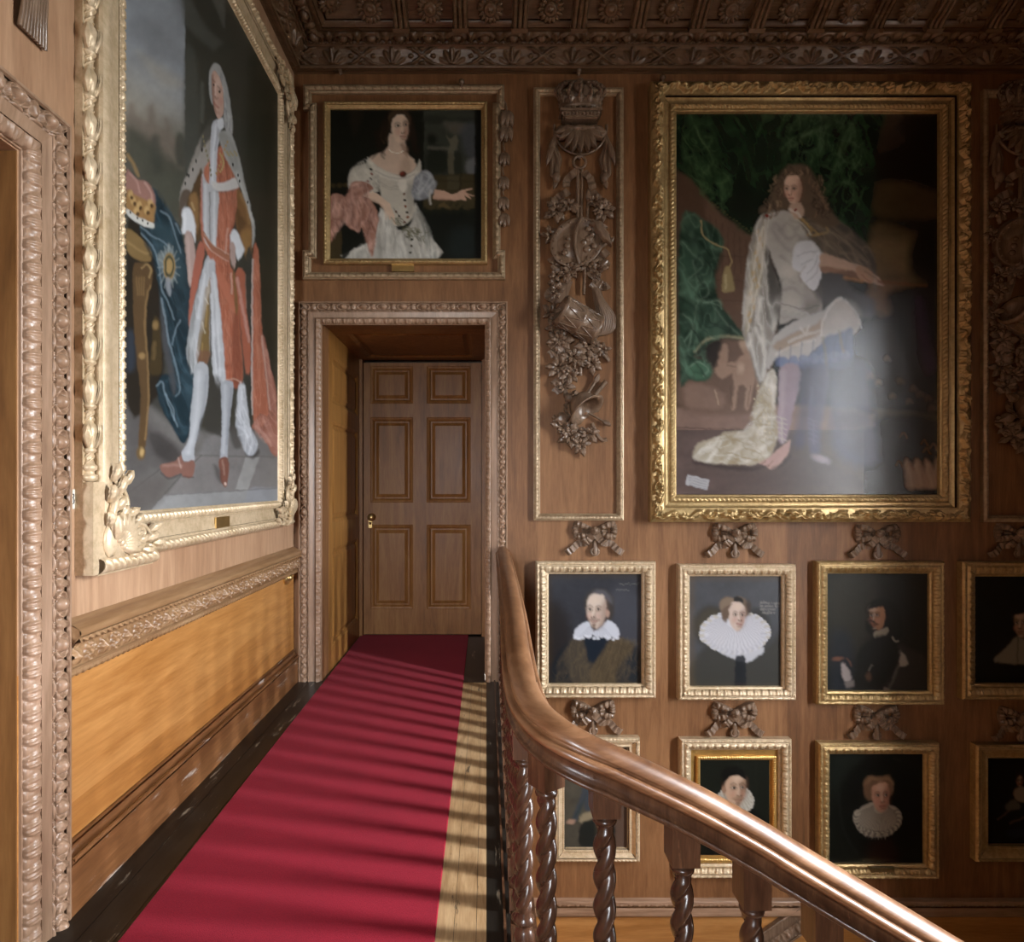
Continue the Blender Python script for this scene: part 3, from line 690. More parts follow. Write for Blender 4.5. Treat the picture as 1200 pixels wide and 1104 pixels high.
def trophy():
    rg=random.Random(3); root=empty('carved_trophy',(F(680,300)[0],D,F(680,300)[2]),'carved wood trophy of crown, shell, shield, drum and helmet right of the overdoor portrait','carving','carved trophies of arms')
    g=M['carve']
    a=Acc()   # crown
    hl(a,(680,131),[(-1,22),(0,24),(2,25.5),(4,24),(7,25),(9,26),(10.5,25),(11,22)],0,.012,.55,28)
    for k in range(11):
        t=pi*(k+.5)/11; c=F(680+24*math.cos(t),125.5,.012+.55*24*K*math.sin(t)); a.ell(c,(1.7*K,1.7*K,1.7*K),nu=8,nv=6)
    for k,t in enumerate(np.linspace(.12,pi-.12,7)):
        b=F(680+23*math.cos(t),120,.014+.55*23*K*math.sin(t)); m=F(680+29*math.cos(t),106,.016+.6*28*K*math.sin(t)); tp=F(680+8*math.cos(t),96,.03+.4*10*K*math.sin(t))
        pth=crom([b,m,(m+tp)/2+Z*.02,tp],6); a.tube(pth,2.2*K,7)
        for q in (3,6,9,12): a.ell(pth[q]-Y*.01,(2.0*K,)*3,nu=7,nv=5)
        a.leaf(b,b+Z*.065-Y*.012,.05,unit(V(math.cos(t),-math.sin(t),0)),.1,2,.3)
    a.ell(F(680,108,.02),(17*K,.035,12*K)); a.ell(F(680,97,.05),(5*K,5*K,5*K)); a.ell(F(678,101,.085),(6*K,.02,6*K))
    build('crown',a,g,root)
    a=Acc(); a.obox(F(680,138,.05),(X,Y,Z),(21*K,.05,3.5*K)); a.obox(F(680,133.5,.052),(X,Y,Z),(24*K,.056,1.4*K)); a.obox(F(680,142,.045),(X,Y,Z),(18*K,.045,1.5*K))
    for k in range(11): a.ell(F(659+k*4.2,132.5,.108),(2*K,2*K,1.8*K),nu=7,nv=5)
    build('bracket',a,g,root)
    a=Acc()   # scallop shell
    for k in range(9):
        t=-1.35+2.7*k/8; b=F(680+5*math.sin(t),150,.03); tp=F(680+30*math.sin(t)*1.0,152+29*math.cos(t)*(1.0 if abs(t)<1 else .8),.05)
        a.leaf(b,tp,11*K,-Y,.10,0,.35)
    pth=[F(680+31*math.sin(t),150+31*math.cos(t),.03) for t in np.linspace(-1.7,1.7,30)]; a.tube(pth,1.6*K,6)
    a.tube([F(x,150,.055) for x in np.linspace(664,696,12)],[4*K*(.7+.3*math.cos(i*2.6)**2) for i in range(12)],10)
    for sx in (-1,1):
        sp=[F(680+sx*(22+7*math.cos(t)*(1-t/14)),154+7*math.sin(t)*(1-t/14),.045) for t in np.linspace(0,9,26)]; a.tube(sp,2.2*K,7)
    build('shell',a,g,root)
    for sx in (-1,1):   # side drapes
        a=Acc()
        for k in range(4):
            o=k*3.2-5
            pts=[(680+sx*(28+o*.2),158),(680+sx*(32+o*.5),172),(680+sx*(29+o),186+k),(680+sx*(30+o*.8),198+k*2),(680+sx*(28+o*.3),208)]
            a.tube(crom(pp([(x,y,.02+.008*(k%2)) for x,y in pts]),6),[2.3*K]*24+[1.4*K],7)
        a.ell(F(680+sx*28,208,.03),(5*K,.03,7*K)); a.leaf(F(680+sx*28,210,.03),F(680+sx*31,222,.02),6*K,-Y,.1,0)
        for k in range(3): a.leaf(F(680+sx*31,165,.02),F(680+sx*(36+k*2),180+k*8,.015),7*K,-Y,.18,0)
        build('drapery',a,g,root)
    a=Acc(); a.tube([F(679+7.2*math.cos(t),190+7.2*math.sin(t),.035) for t in np.linspace(0,tau,30)],1.7*K,8,False); a.tube(pp([(679,186,.0),(679,184,.04)]),2*K,6)
    build('ring',a,g,root)
    for l,r_,tip in (([(677,198,.025),(677,258,.025)],2.0,None),([(682,198,.025),(681,258,.025)],1.5,None),([(689,232,.03),(688,262,.03)],1.6,((689,236),(689,222))),([(643,333,.02),(716,281,.02)],2.4,((712,284),(720,278))),([(646,278,.015),(714,338,.015)],2.2,None),([(686,300,.03),(684,345,.03)],1.8,None),([(681,395,.02),(680,440,.02)],2.2,None),([(699,402,.02),(714,424,.02)],2.6,None),([(688,462,.03),(699,445,.03)],1.8,((697,449),(702,438))),([(697,463,.03),(710,447,.03)],2.6,None),([(690,484,.03),(708,494,.03)],1.3,((706,493),(716,499))),([(694,496,.02),(700,510,.03),(706,516,.03),(711,515,.03)],2.2,None)):
        a=Acc(); a.tube(crom(pp(l),6) if len(l)>2 else pp(l),r_*K,8)
        if tip: a.leaf(F(*tip[0],.03),F(*tip[1],.03),6.5*K,-Y,.1)
        build('spear' if tip else 'staff',a,g,root)
    for pts in ([(677,199),(665,210),(664,219)],[(666,224),(656,230),(648,238)],[(684,201),(692,210),(695,222)],[(694,224),(701,232),(709,238)],[(645,302),(652,309),(648,316)],[(712,294),(704,303),(714,312)],[(690,318),(699,328),(693,338)],[(700,330),(708,336),(713,334)],[(648,338),(642,346),(650,352)],[(646,402),(650,410),(644,416)],[(648,446),(656,452),(650,460)]):
        a=Acc(); ribb(a,pts,8.5,4,.028,.007); build('ribbon',a,g,root)
    for (cx,cy,n,r,e,b) in ((652,246,7,16,.02,5),(666,240,6,13,.03,2),(645,276,6,13,.015,4),(707,246,8,15,.025,4),(696,236,5,11,.03,1),(668,316,8,17,.025,5),(690,308,6,14,.02,2),(652,322,6,13,.02,3),(652,340,6,13,.02,3),(700,316,6,13,.02,2),(645,366,5,13,.015,2),(650,385,6,13,.02,3),(655,398,7,16,.025,4),(690,404,8,17,.025,5),(706,410,5,13,.02,3),(672,418,8,16,.03,4),(693,425,7,14,.02,3),(654,430,6,15,.02,2),(668,438,7,14,.03,3),(660,452,6,14,.02,2),(668,510,8,18,.02,4),(688,508,6,14,.02,4),(660,500,6,15,.02,2),(680,520,6,14,.02,2)):
        a=Acc(); foliage_cluster(a,cx,cy,n,r,e,rg,b); build('leaf_cluster',a,g,root)
    a=Acc()   # oval shield with strap
    ca,sa=math.cos(-.55),math.sin(-.55)
    def el(t,k=1.): x,y=32*k*math.cos(t),27*k*math.sin(t); return 676+x*ca-y*sa,284+x*sa+y*ca
    th=np.linspace(0,tau,48,endpoint=False)
    P=np.zeros((9,48,3)); 
    for i,(kk,e) in enumerate(((1.02,.004),(1.03,.040),(1.0,.050),(.94,.046),(.85,.050),(.80,.040),(.6,.052),(.3,.062),(.02,.064))):
        for j,t in enumerate(th): x,y=el(t,kk); P[i,j]=F(x,y,e+.012)
    a.grid(P,wrap=True)
    for j in range(18): x,y=el(j/18*tau,.91); a.ell(F(x,y,.062),(1.3*K,)*3,nu=6,nv=5)
    a.tube(crom(pp([(682,255,.064),(675,270,.078),(674,290,.078),(679,309,.064)]),6),2.4*K,8)
    for x,y,r in ((690,280,5),(696,288,4),(688,292,5),(684,284,4),(694,275,3.5),(664,288,4),(662,296,4),(666,280,3),(690,268,4)): a.ell(F(x,y,.072),(r*K,.012,r*K*.8),nu=8,nv=6)
    a.leaf(F(694,258,.07),F(716,290,.06),13*K,-Y,.15,3); a.leaf(F(690,262,.07),F(712,268,.06),9*K,-Y,.2,2)
    build('shield',a,g,root)
    a=Acc(); a.poly([F(653,333,.012),F(650,357,.012),F(664,352,.02),F(671,330,.02)],-Y,.012); a.poly([F(655,337,.026),F(653,353,.026),F(662,350,.034),F(668,333,.034)],-Y,.004)
    build('banner',a,g,root)
    a=Acc()   # drum
    A_=F(656,362,.115); B_=F(699,388,.05); ax=unit(B_-A_); L=np.linalg.norm(B_-A_); R=17*K
    a.lathe(A_,[(0,R*.86),(.0,R),(.012,R*1.04),(.03,R*1.04),(.035,R*.98),(L*.5-.012,R),(L*.5,R*1.05),(L*.5+.014,R*1.05),(L*.5+.02,R),(L-.035,R*.98),(L-.03,R*1.03),(L-.008,R*1.03),(L,R*.95),(L,.0)],ax,30)
    a.lathe(A_,[(.05,0),(.045,R*.84),(0,R*.86)],ax,30)
    u=unit(np.cross(ax,Z)); v=np.cross(ax,u)
    for k in range(10):
        t0,t1=k/10*tau,(k+.5)/10*tau
        for (ta,tb,la,lb) in ((t0,t1,.03,L*.5),(t1,t0+tau/10,L*.5,.03),(t0,t1,L*.5+.01,L-.03),(t1,t0+tau/10,L-.03,L*.5+.01)):
            a.tube([A_+ax*(la+(lb-la)*q)+(u*math.cos(ta+(tb-ta)*q)+v*math.sin(ta+(tb-ta)*q))*R*1.01 for q in np.linspace(0,1,5)],.7*K,5,False)
    build('drum',a,g,root)
    a=Acc()   # hanging tassel drape right of the drum
    for k in range(9):
        q=k/8; pts=[(694+6*q,332,.02),(697+9*q,350,.03+.02*math.sin(pi*q)),(700+20*q,372,.03+.02*math.sin(pi*q)),(698+19*q,388,.03),(690+10*q,396-3*q,.02)]
        a.tube(crom(pp(pts),6),1.7*K,6)
    for k in range(6):
        q=k/5; a.tube(crom(pp([(652+6*q,392,.02),(655+7*q,405,.03),(652+14*q,424,.02)]),6),1.6*K,6)
    a.ell(F(661,420,.03),(8*K,.03,8*K))
    build('tassel',a,g,root)
    a=Acc()   # helmet
    hc=F(684,476,.072); axh=unit(X*-.46+Z*.66+Y*.42)
    a.lathe(hc-axh*.03,[(0,.100),(.03,.100),(.06,.092),(.09,.075),(.115,.046),(.128,.02),(.132,0)],axh,28)
    a.lathe(hc-axh*.03,[(.085,.0),(.06,.06),(.02,.088),(0,.092),(-.014,.128),(-.008,.134),(.004,.104)],axh,32)
    hs=unit(np.cross(axh,Y)); fw=unit(np.cross(hs,axh)); fw=fw if fw[1]<0 else -fw
    cr=[hc+axh*.0+unit(axh*math.cos(t)+fw*math.sin(t))*.112 for t in np.linspace(-1.3,.95,18)]
    a.tube(cr,.014,8); a.tube([c_+hs*.022 for c_ in cr],.006,6)
    cr2=[hc+unit(axh*math.cos(t)+hs*math.sin(t))*.128 for t in np.linspace(-.2,1.5,14)]
    a.ribbon(cr2,np.repeat([-Y],14,0),.045,axh,0,0,.006)
    for c_ in cr2[::2]: a.tube([c_-Y*.02-axh*.02,c_+axh*.012-Y*.012],.006,5)
    a.leaf(F(668,487,.05),F(647,494,.03),14*K,-Y,.2,2); a.leaf(F(672,470,.05),F(660,462,.03),12*K,-Y,.2,2); a.tube(crom(pp([(664,485,.05),(654,492,.05),(648,488,.04)]),6),2.4*K,7)
    build('helmet',a,g,root)
    return root
tr=trophy()
t2=copytree(tr,None,V((1203-680)*K*.985,0,0)); t2['label']='dim carved wood trophy at the far right, beyond the largest gilt frame'
# ---- ribbon bows above the small portraits
def bow():
    cx,cy=697,622; g=M['carve']; root=empty('carved_bow',(F(cx,cy)[0],D,F(cx,cy)[2]))
    for sx in (-1,1):
        a=Acc(); o=lambda l:[(cx+sx*u,cy+v) for u,v in l]
        def strip(l,w0,w1,e0,e1,pl,am):
            p=crom(np.array([(x,y,0) for x,y in o(l)]),12); m=len(p); P=np.zeros((9,m,3)); tg=np.gradient(p[:,:2],axis=0); tg/=np.linalg.norm(tg,axis=1,keepdims=True)
            for i in range(m):
                q=i/(m-1); w=w0+(w1-w0)*q; e=e0+(e1-e0)*q+.022*math.sin(pi*q)+am*math.cos(q*tau*pl)
                for j_,v in enumerate(np.linspace(-.5,.5,9)): P[j_,i]=F(p[i,0]-tg[i,1]*w*v,p[i,1]+tg[i,0]*w*v,max(.002,e-.045*v*v))
            a.grid(P); a.grid(np.stack([P[0],P[0]*[1,0,1]+[0,D,0]]),smooth=False); a.grid(np.stack([P[-1],P[-1]*[1,0,1]+[0,D,0]]),smooth=False); a.grid(np.stack([P[:,-1],P[:,-1]*[1,0,1]+[0,D,0]]),smooth=False)
        strip([(3,-1),(10,-4.5),(17,-7),(23,-7.6)],5,7.5,.030,.034,3.5,.005)
        strip([(3,1.5),(10,4.5),(16,6.5),(22,7.2)],5,7.5,.022,.026,3.5,.005)
        strip([(20.5,-10),(22.5,-4),(22.8,2),(20.5,10)],7,7,.018,.018,4.5,.007)
        strip([(4,0),(9,.5),(15,.5)],3,5,.012,.004,2,.002)
        build('loop',a,g,root)
        a=Acc(); ribb(a,[(cx+sx*2,627),(cx+sx*10,636),(cx+sx*19,637),(cx+sx*26,643.5),(cx+sx*33.5,648.5)],7.5,6.5,.026,.007)
        ribb(a,[(cx+sx*1,626),(cx+sx*7,632),(cx+sx*12,637)],9,2.5,.038,.006)
        build('tail',a,g,root)
    a=Acc(); a.ell(F(cx,cy,.055),(5.2*K,.026,5.2*K),nu=14,nv=9)
    for k in range(7): 
        t=k/7*tau; a.tube(pp([(cx,cy,.082),(cx+4.5*math.cos(t),cy+4.5*math.sin(t),.066)]),.8*K,5)
    build('knot',a,g,root)
    a=Acc(); hl(a,(cx,637),[(-12,3.4),(-8,3.6),(0,3.0),(8,2.2),(6.5,2.0)],0,.012,1.,12)
    a.tube([F(cx+4.4*math.cos(t),646.5+4.0*math.sin(t),.02) for t in np.linspace(0,tau,24)],1.5*K,8,False)
    build('ring',a,g,root)
    return root
b0=bow()
BW=[(697,622,'carved wooden ribbon bow above the white-collared man, under the tall trophy panel'),(860.5,624.5,'carved wooden ribbon bow above the huge-ruffed lady, under the largest gilt frame'),(1027,625.5,'shadowed carved ribbon bow above the man in armour, under the largest gilt frame'),(1191,624.5,'dark carved ribbon bow above the pale-collared lady at the right edge'),
    (695,831,'carved wooden ribbon bow under the white-collared man, half hidden by the handrail'),(860,833.5,'carved wooden ribbon bow above the bearded man in a skullcap'),(1026,836.5,'carved ribbon bow above the lady in a pleated ruff'),(1195,838.5,'very dark carved ribbon bow in the lower row at the right edge')]
for k,(x,y,lb) in enumerate(BW):
    o=b0 if k==0 else copytree(b0,None,V((x-697)*K,0,-(y-622)*K))
    tag(o,lb,'carved bow','carved ribbon bows over the portraits')
# ---- bud drop beside the overdoor panel
root=empty('carved_drop',(F(593,200)[0],D,F(593,200)[2]),'carved drop of husks and leaves hanging right of the overdoor portrait','carving')
for k,(x,y) in enumerate(((594,139),(593,156),(591,186),(590,214),(590,238),(591,257))):
    a=Acc(); s_=1.25 if k<2 else 1.
    for q in (-1,0,1): a.leaf(F(x+q*1.5,y-7*s_,.015),F(x+q*5*s_,y+9*s_,.022),7*K*s_,-Y,.25,0)
    a.ell(F(x,y+5*s_,.03),(3*K,.02,4*K)); a.tube(crom(pp([(x,y-9,.012),(x-1,y-16,.014),(590,y-22,.01)]),5),1.1*K,6)
    build('husk',a,M['carve'],root)
# ---- tassel carving high on the left wall, paper number and bell push
root=empty('carved_tassel',Lw(30,10),'carved wooden tassel high on the left wall above the near doorway','carving')
a=Acc(); c=Lw(30,-40); yb=c[1]
for k in range(9):
    q=(k-4)/4; a.tube(crom([V(XL+.012,yb+q*.012,c[2]+.0),V(XL+.03,yb+q*.035,c[2]-.05),V(XL+.026,yb+q*.040,c[2]-.13),V(XL+.014,yb+q*.048+.008,c[2]-.20)],6),.0065,6)
a.ell(V(XL+.02,yb,c[2]+.02),(.025,.04,.035))
build('fringe',a,M['carve'],root)
c=Lw(88.3,585); root=empty('number_label',(XL,c[1],c[2]),'small white paper number label on the wall beside the near doorcase','label')
hy,hz=.0145,.031
a=Acc(); a.box((XL-.004,c[1]-hy,c[2]-hz),(XL+.001,c[1]+hy,c[2]+hz)); build('paper',a,M['paper'],root)
a=Acc(); sx=[(-.95,.52),(-.72,.50),(-.62,.34),(-.78,.20),(-.92,.17)],[(-.92,.17),(-.66,.08),(-.56,-.16),(-.68,-.40),(-.95,-.46)]
for q in sx: a.tube(crom([V(XL+.0016,c[1]+u*hy,c[2]+v*hz) for u,v in q],6),.0016,6)
build('numeral',a,M['ink'],root)
c=Lw(336.5,676,.0); root=empty('bell_push',(XL,c[1],c[2]),'small round brass fitting on the dado by the far corner','switch')
a=Acc(); a.lathe(V(XL-.004,c[1]-.03,c[2]),[(0,.0),(0,.046),(.014,.047),(.022,.042),(.026,.034),(.024,.024),(.036,.022),(.046,.016),(.05,.006),(.05,0)],X,24)
build('rosette',a,M['brass'],root)
# ------------------------------------------------------------------ pictures
class Canvas:
    desat=.10; lift=.0; warp=.75
    def __init__(s,O,U,Vv,w,h,nx,ny):
        u=np.linspace(0,1,nx); v=np.linspace(0,1,ny); uu,vv=np.meshgrid(u,v)
        s.P=np.asarray(O)+uu[...,None]*w*U+vv[...,None]*h*Vv
        s.gx=CX+s.P[...,0]*FP/s.P[...,1]; s.gy=CY-(s.P[...,2]-H)*FP/s.P[...,1]
        s.c=np.zeros(uu.shape+(3,)); s.nx,s.ny=nx,ny
        ox,oy=s.gx,s.gy                                              # a wandering brush: edges are never ruler-clean
        s.gx=ox+s.warp*(s.vn(ox/6.,oy/6.,3)-.5)*2+s.warp*.6*(s.vn(ox/2.4,oy/2.4,5)-.5)*2
        s.gy=oy+s.warp*(s.vn(ox/6.,oy/6.,8)-.5)*2+s.warp*.6*(s.vn(ox/2.4,oy/2.4,9)-.5)*2
    @staticmethod
    def vn(x,y,seed=1):
        tab=np.random.RandomState(seed).rand(97,89); xi=np.floor(x).astype(int); yi=np.floor(y).astype(int); fx=x-xi; fy=y-yi; fx=fx*fx*(3-2*fx); fy=fy*fy*(3-2*fy)
        g=lambda i,j: tab[i%97,j%89]
        return (g(xi,yi)*(1-fx)+g(xi+1,yi)*fx)*(1-fy)+(g(xi,yi+1)*(1-fx)+g(xi+1,yi+1)*fx)*fy
    def T(s,t,h,sc_=8.,k=3.,a=.7,ang=0.,st=3.,f=2.,seed=1):
        "creased cloth: ridged strokes of one pigment, drawn out along ang, inside an outline"
        q=s._poly(t,f)
        if q is None: return s
        sl,al=q; x,y=s.gx[sl],s.gy[sl]; c_,w=math.cos(ang),math.sin(ang); u=(x*c_+y*w)/(sc_*st); v=(-x*w+y*c_)/sc_
        v=v+.9*(s.vn(u*1.3,v*.5,seed+4)-.5)
        r=(1-np.abs(2*s.vn(u,v,seed)-1))**k*.65+(1-np.abs(2*s.vn(u*2.3,v*2.1,seed+1)-1))**(k*1.3)*.5
        s._mix(np.clip(r,0,1)*al*a,h,sl); return s
    def lin(s,h): return np.array(lin(h))
    def bg(s,h): s.c[:]=s.lin(h); return s
    def _mix(s,al,h,sl):
        al=al[...,None]; s.c[sl]=s.c[sl]*(1-al)+s.lin(h)*al
    def _win(s,x0,x1,y0,y1):
        m=(s.gx>=x0)&(s.gx<=x1)&(s.gy>=y0)&(s.gy<=y1)
        r=np.where(m.any(1))[0]; q=np.where(m.any(0))[0]
        if len(r)==0 or len(q)==0: return None
        return (slice(r[0],r[-1]+1),slice(q[0],q[-1]+1))
    @staticmethod
    def pts(t):
        if isinstance(t,str): t=[float(x) for x in t.split()]
        t=np.asarray(t,float).reshape(-1,2); return t
    def P_(s,t,h,f=1.2,a=1.,sm=True):
        q=s._poly(t,f,sm)
        if q is not None: s._mix(q[1]*a,h,q[0])
        return s
    def _poly(s,t,f=1.2,sm=True):
        p=s.pts(t)
        if sm and len(p)>3:
            n=len(p); out=[]
            for i in range(n):
                A,B,C_,D_=p[i-1],p[i],p[(i+1)%n],p[(i+2)%n]
                for q in (0,.33,.66): out.append(.5*(2*B+(C_-A)*q+(2*A-5*B+4*C_-D_)*q*q+(3*B-A-3*C_+D_)*q**3))
            p=np.array(out)
        sl=s._win(p[:,0].min()-f-1,p[:,0].max()+f+1,p[:,1].min()-f-1,p[:,1].max()+f+1)
        if sl is None: return None
        x,y=s.gx[sl],s.gy[sl]; ins=np.zeros(x.shape,bool); d=np.full(x.shape,1e9)
        for i in range(len(p)):
            x0,y0=p[i]; x1,y1=p[(i+1)%len(p)]
            c=((y0>y)!=(y1>y))&(x<(x1-x0)*(y-y0)/((y1-y0) if abs(y1-y0)>1e-9 else 1e-9)+x0); ins^=c
            dx_,dy_=x1-x0,y1-y0; l=dx_*dx_+dy_*dy_+1e-9; tt=np.clip(((x-x0)*dx_+(y-y0)*dy_)/l,0,1)
            d=np.minimum(d,(x-x0-tt*dx_)**2+(y-y0-tt*dy_)**2)
        sd=np.where(ins,1,-1)*np.sqrt(d); al=np.clip(sd/f*.5+.5,0,1); al=al*al*(3-2*al)
        return sl,al
    def S(s,t,h,w=1.,f=.8,a=1.,w1=None,sm=True):
        p=s.pts(t); w=w*.8; w1=None if w1 is None else w1*.8; f=f*1.25; a=a*.88
        if sm and len(p)>2: p=crom(np.c_[p,np.zeros(len(p))],4)[:,:2]
        w1=w if w1 is None else w1; mw=max(w,w1)+f+1
        sl=s._win(p[:,0].min()-mw,p[:,0].max()+mw,p[:,1].min()-mw,p[:,1].max()+mw)
        if sl is None: return s
        x,y=s.gx[sl],s.gy[sl]; best=np.full(x.shape,-1e9); n=len(p)-1
        for i in range(n):
            x0,y0=p[i]; x1,y1=p[i+1]; dx_,dy_=x1-x0,y1-y0; l=dx_*dx_+dy_*dy_+1e-9
            tt=np.clip(((x-x0)*dx_+(y-y0)*dy_)/l,0,1); dd=np.sqrt((x-x0-tt*dx_)**2+(y-y0-tt*dy_)**2)
            ww=(w+(w1-w)*(i+tt)/n)*.5; best=np.maximum(best,ww-dd)
        al=np.clip(best/f*.5+.5,0,1)*a; s._mix(al,h,sl); return s
    def E(s,cx,cy,rx,ry,h,f=.25,ang=0.,a=1.):
        m=max(rx,ry)*(1+f)+1; sl=s._win(cx-m,cx+m,cy-m,cy+m)
        if sl is None: return s
        x,y=s.gx[sl]-cx,s.gy[sl]-cy; c_,q=math.cos(ang),math.sin(ang)
        u=(x*c_+y*q)/rx; v=(-x*q+y*c_)/ry; r=np.sqrt(u*u+v*v)
        al=np.clip((1-r)/f*.5+.5,0,1); al=al*al*(3-2*al)*a; s._mix(al,h,sl); return s
    def G(s,x0,y0,x1,y1,h,a0=0.,a1=1.,box=None):
        "linear wash of one pigment between two points"
        sl=s._win(*box) if box else (slice(None),slice(None))
        if sl is None: return s
        x,y=s.gx[sl],s.gy[sl]; l=(x1-x0)**2+(y1-y0)**2; t=np.clip(((x-x0)*(x1-x0)+(y-y0)*(y1-y0))/l,0,1)
        s._mix(a0+(a1-a0)*t*t*(3-2*t),h,sl); return s
    def noise(s,sc_,amp,seed=1,sx=1.,box=None):
        "brushwork mottling of the paint"
        rg=np.random.RandomState(seed); tab=rg.rand(97,89); tot=np.zeros(s.gx.shape); am=1.; fs=1/sc_; nrm=0
        for o in range(4):
            x=s.gx*fs*sx+o*17.3; y=s.gy*fs+o*9.1; xi=np.floor(x).astype(int); yi=np.floor(y).astype(int); fx=x-xi; fy=y-yi; fx=fx*fx*(3-2*fx); fy=fy*fy*(3-2*fy)
            g=lambda i,j: tab[i%97,j%89]
            tot+=am*((g(xi,yi)*(1-fx)+g(xi+1,yi)*fx)*(1-fy)+(g(xi,yi+1)*(1-fx)+g(xi+1,yi+1)*fx)*fy); nrm+=am; am*=.6; fs*=2.1
        k=1+amp*(tot/nrm-.5)*2
        if box:
            sl=s._win(*box)
            if sl is not None: s.c[sl]*=k[sl][...,None]
        else: s.c*=k[...,None]
        return s
    def mesh(s,name,mat,parent,gain=1.):
        a=Acc(); a.grid(s.P,flip=True)
        o=build(name,a,mat,parent); me=o.data
        ca=me.color_attributes.new('paint','FLOAT_COLOR','POINT'); n=s.nx*s.ny
        cc=np.ones((n,4),np.float32); fl=s.c.reshape(-1,3); gy=fl@np.array([.3,.55,.15]); fl=fl*(1-s.desat)+gy[:,None]*s.desat+s.lift; cc[:,:3]=np.clip(fl*gain,0.001,.95); 
        if len(me.vertices)==n: ca.data.foreach_set('color',cc.ravel())
        return o
def paint_mat(name,rough=.3,spec=.5,coat=0.):
    m,nt,b=newmat(name); lk=nt.links.new
    at=nt.nodes.new('ShaderNodeAttribute'); at.attribute_name='paint'; lk(at.outputs['Color'],b.inputs['Base Color'])
    b.inputs['Roughness'].default_value=rough; b.inputs['Specular IOR Level'].default_value=spec
    tc=nt.nodes.new('ShaderNodeTexCoord'); n=N(nt,'ShaderNodeTexNoise',Scale=160.,Detail=3.); lk(tc.outputs['Object'],n.inputs['Vector'])
    n2=N(nt,'ShaderNodeTexNoise',Scale=6.,Detail=3.); lk(tc.outputs['Object'],n2.inputs['Vector'])
    ad=N(nt,'ShaderNodeMath',operation='MULTIPLY_ADD'); lk(n2.outputs['Fac'],ad.inputs[0]); ad.inputs[1].default_value=3.; lk(n.outputs['Fac'],ad.inputs[2])
    bp=N(nt,'ShaderNodeBump',Strength=.08,Distance=.002); lk(ad.outputs[0],bp.inputs['Height']); lk(bp.outputs[0],b.inputs['Normal'])
    return m
M['oil']=paint_mat('oil_paint',.42,.22); M['oilvarnish']=paint_mat('varnished_oil_paint',.27,.5)
def face(c,cx,cy,hw,hh,yaw=.2,tilt=0.,skin='c9a48a',shade='7a4e3a',lip='9a4a3c',dark='21160f',lt=-1,beard=None,brow=None,sk=0.,blush='b8705c'):
    ct,st=math.cos(tilt),math.sin(tilt)
    def q(u,v): x,y=u*hw,v*hh; return (cx+x*ct-y*st, cy+x*st+y*ct+sk*x)
    def Q(*l): return np.array([q(*p) for p in l])
    k=hw/10.
    out=[(-.88,-.55),(-.93,-.1),(-.84,.35),(-.55,.78),(-.12,1.0),(.15,1.0),(.56,.76),(.84,.33),(.93,-.1),(.88,-.55),(.5,-.95),(-.5,-.95)]
    c.P_(Q(*out),skin,1.2*k+.3)
    o2=[(u*.98,v) for u,v in out]
    sd=-lt
    c.P_(Q((sd*.95,-.6),(sd*.98,.1),(sd*.7,.68),(sd*.2,.98),(sd*.38,.5),(sd*.48,.1),(sd*.5,-.4)),shade,4*k+.3,.62)
    x0=yaw
    e1,e2=max(-.70,x0-.44+.06*yaw),min(.70,x0+.42-.16*abs(yaw))
    c.E(*q(e1,-.12),.30*hw,.17*hh,shade,.9,tilt,.38); c.E(*q(e2,-.12),.27*hw,.17*hh,shade,.9,tilt,.45)
    c.E(*q(x0-.46,.28),.28*hw,.2*hh,blush,.9,tilt,.35); c.E(*q(x0+.40,.28),.24*hw,.2*hh,blush,.9,tilt,.3)
    c.E(*q(x0-.1,-.6),.45*hw,.25*hh,'ead0b8',.9,tilt,.28)
    br=brow or dark
    for e,w in ((e1,.27),(e2,.24)):
        c.S(Q((e-w,-.25),(e,-.33),(e+w,-.25)),br,.9*k,.7*k+.15,.6)
        c.E(*q(e,-.09),w*.72*hw,.075*hh,'d8cbb8',.4,tilt,.55)
        c.E(*q(e+.03+.05*yaw,-.09),.10*hw,.075*hh,dark,.45,tilt,.95)
        c.S(Q((e-w*.9,-.09),(e,-.175),(e+w*.95,-.07)),dark,.7*k,.5*k+.15,.8)
        c.S(Q((e-w*.7,-.02),(e,.02),(e+w*.7,-.02)),shade,.6*k,.6*k+.15,.5)
    nx_=x0+yaw*.55
    c.S(Q((x0+.09*sd,-.2),(x0+.16*sd+yaw*.15,.1),(nx_+.16*sd,.30)),shade,1.3*k,1.3*k+.2,.6)
    c.S(Q((x0-.02*sd,-.2),(nx_-.03*sd,.27)),'ecd2ba',1.1*k,1.2*k+.2,.5)
    c.S(Q((nx_-.18,.33),(nx_,.385),(nx_+.19,.33)),shade,1.0*k,.8*k+.2,.8); c.E(*q(nx_-.12,.345),.06*hw,.035*hh,dark,.6,tilt,.7); c.E(*q(nx_+.12,.345),.06*hw,.035*hh,dark,.6,tilt,.7)
    m=x0+yaw*.15
    c.S(Q((m-.25,.565),(m-.06,.535),(m,.55),(m+.06,.535),(m+.25,.565)),lip,1.2*k,.8*k+.2,.85); c.S(Q((m-.17,.64),(m,.665),(m+.17,.635)),lip,1.4*k,1.*k+.2,.6); c.S(Q((m-.28,.585),(m,.60),(m+.28,.585)),dark,.5*k,.5*k+.15,.7)
    c.E(*q(m,.76),.2*hw,.05*hh,shade,.9,tilt,.45); c.E(*q(m,.88),.2*hw,.08*hh,'e0bea6',.9,tilt,.25)
    if beard:
        c.S(Q((m-.42,.50),(m-.15,.45),(m,.47),(m+.15,.45),(m+.42,.50)),beard,1.6*k,1.*k+.2,.85)
        c.P_(Q((m-.16,.72),(m+.16,.72),(m+.13,1.02),(m,1.16),(m-.13,1.02)),beard,1.6*k+.3,.75)
    return q

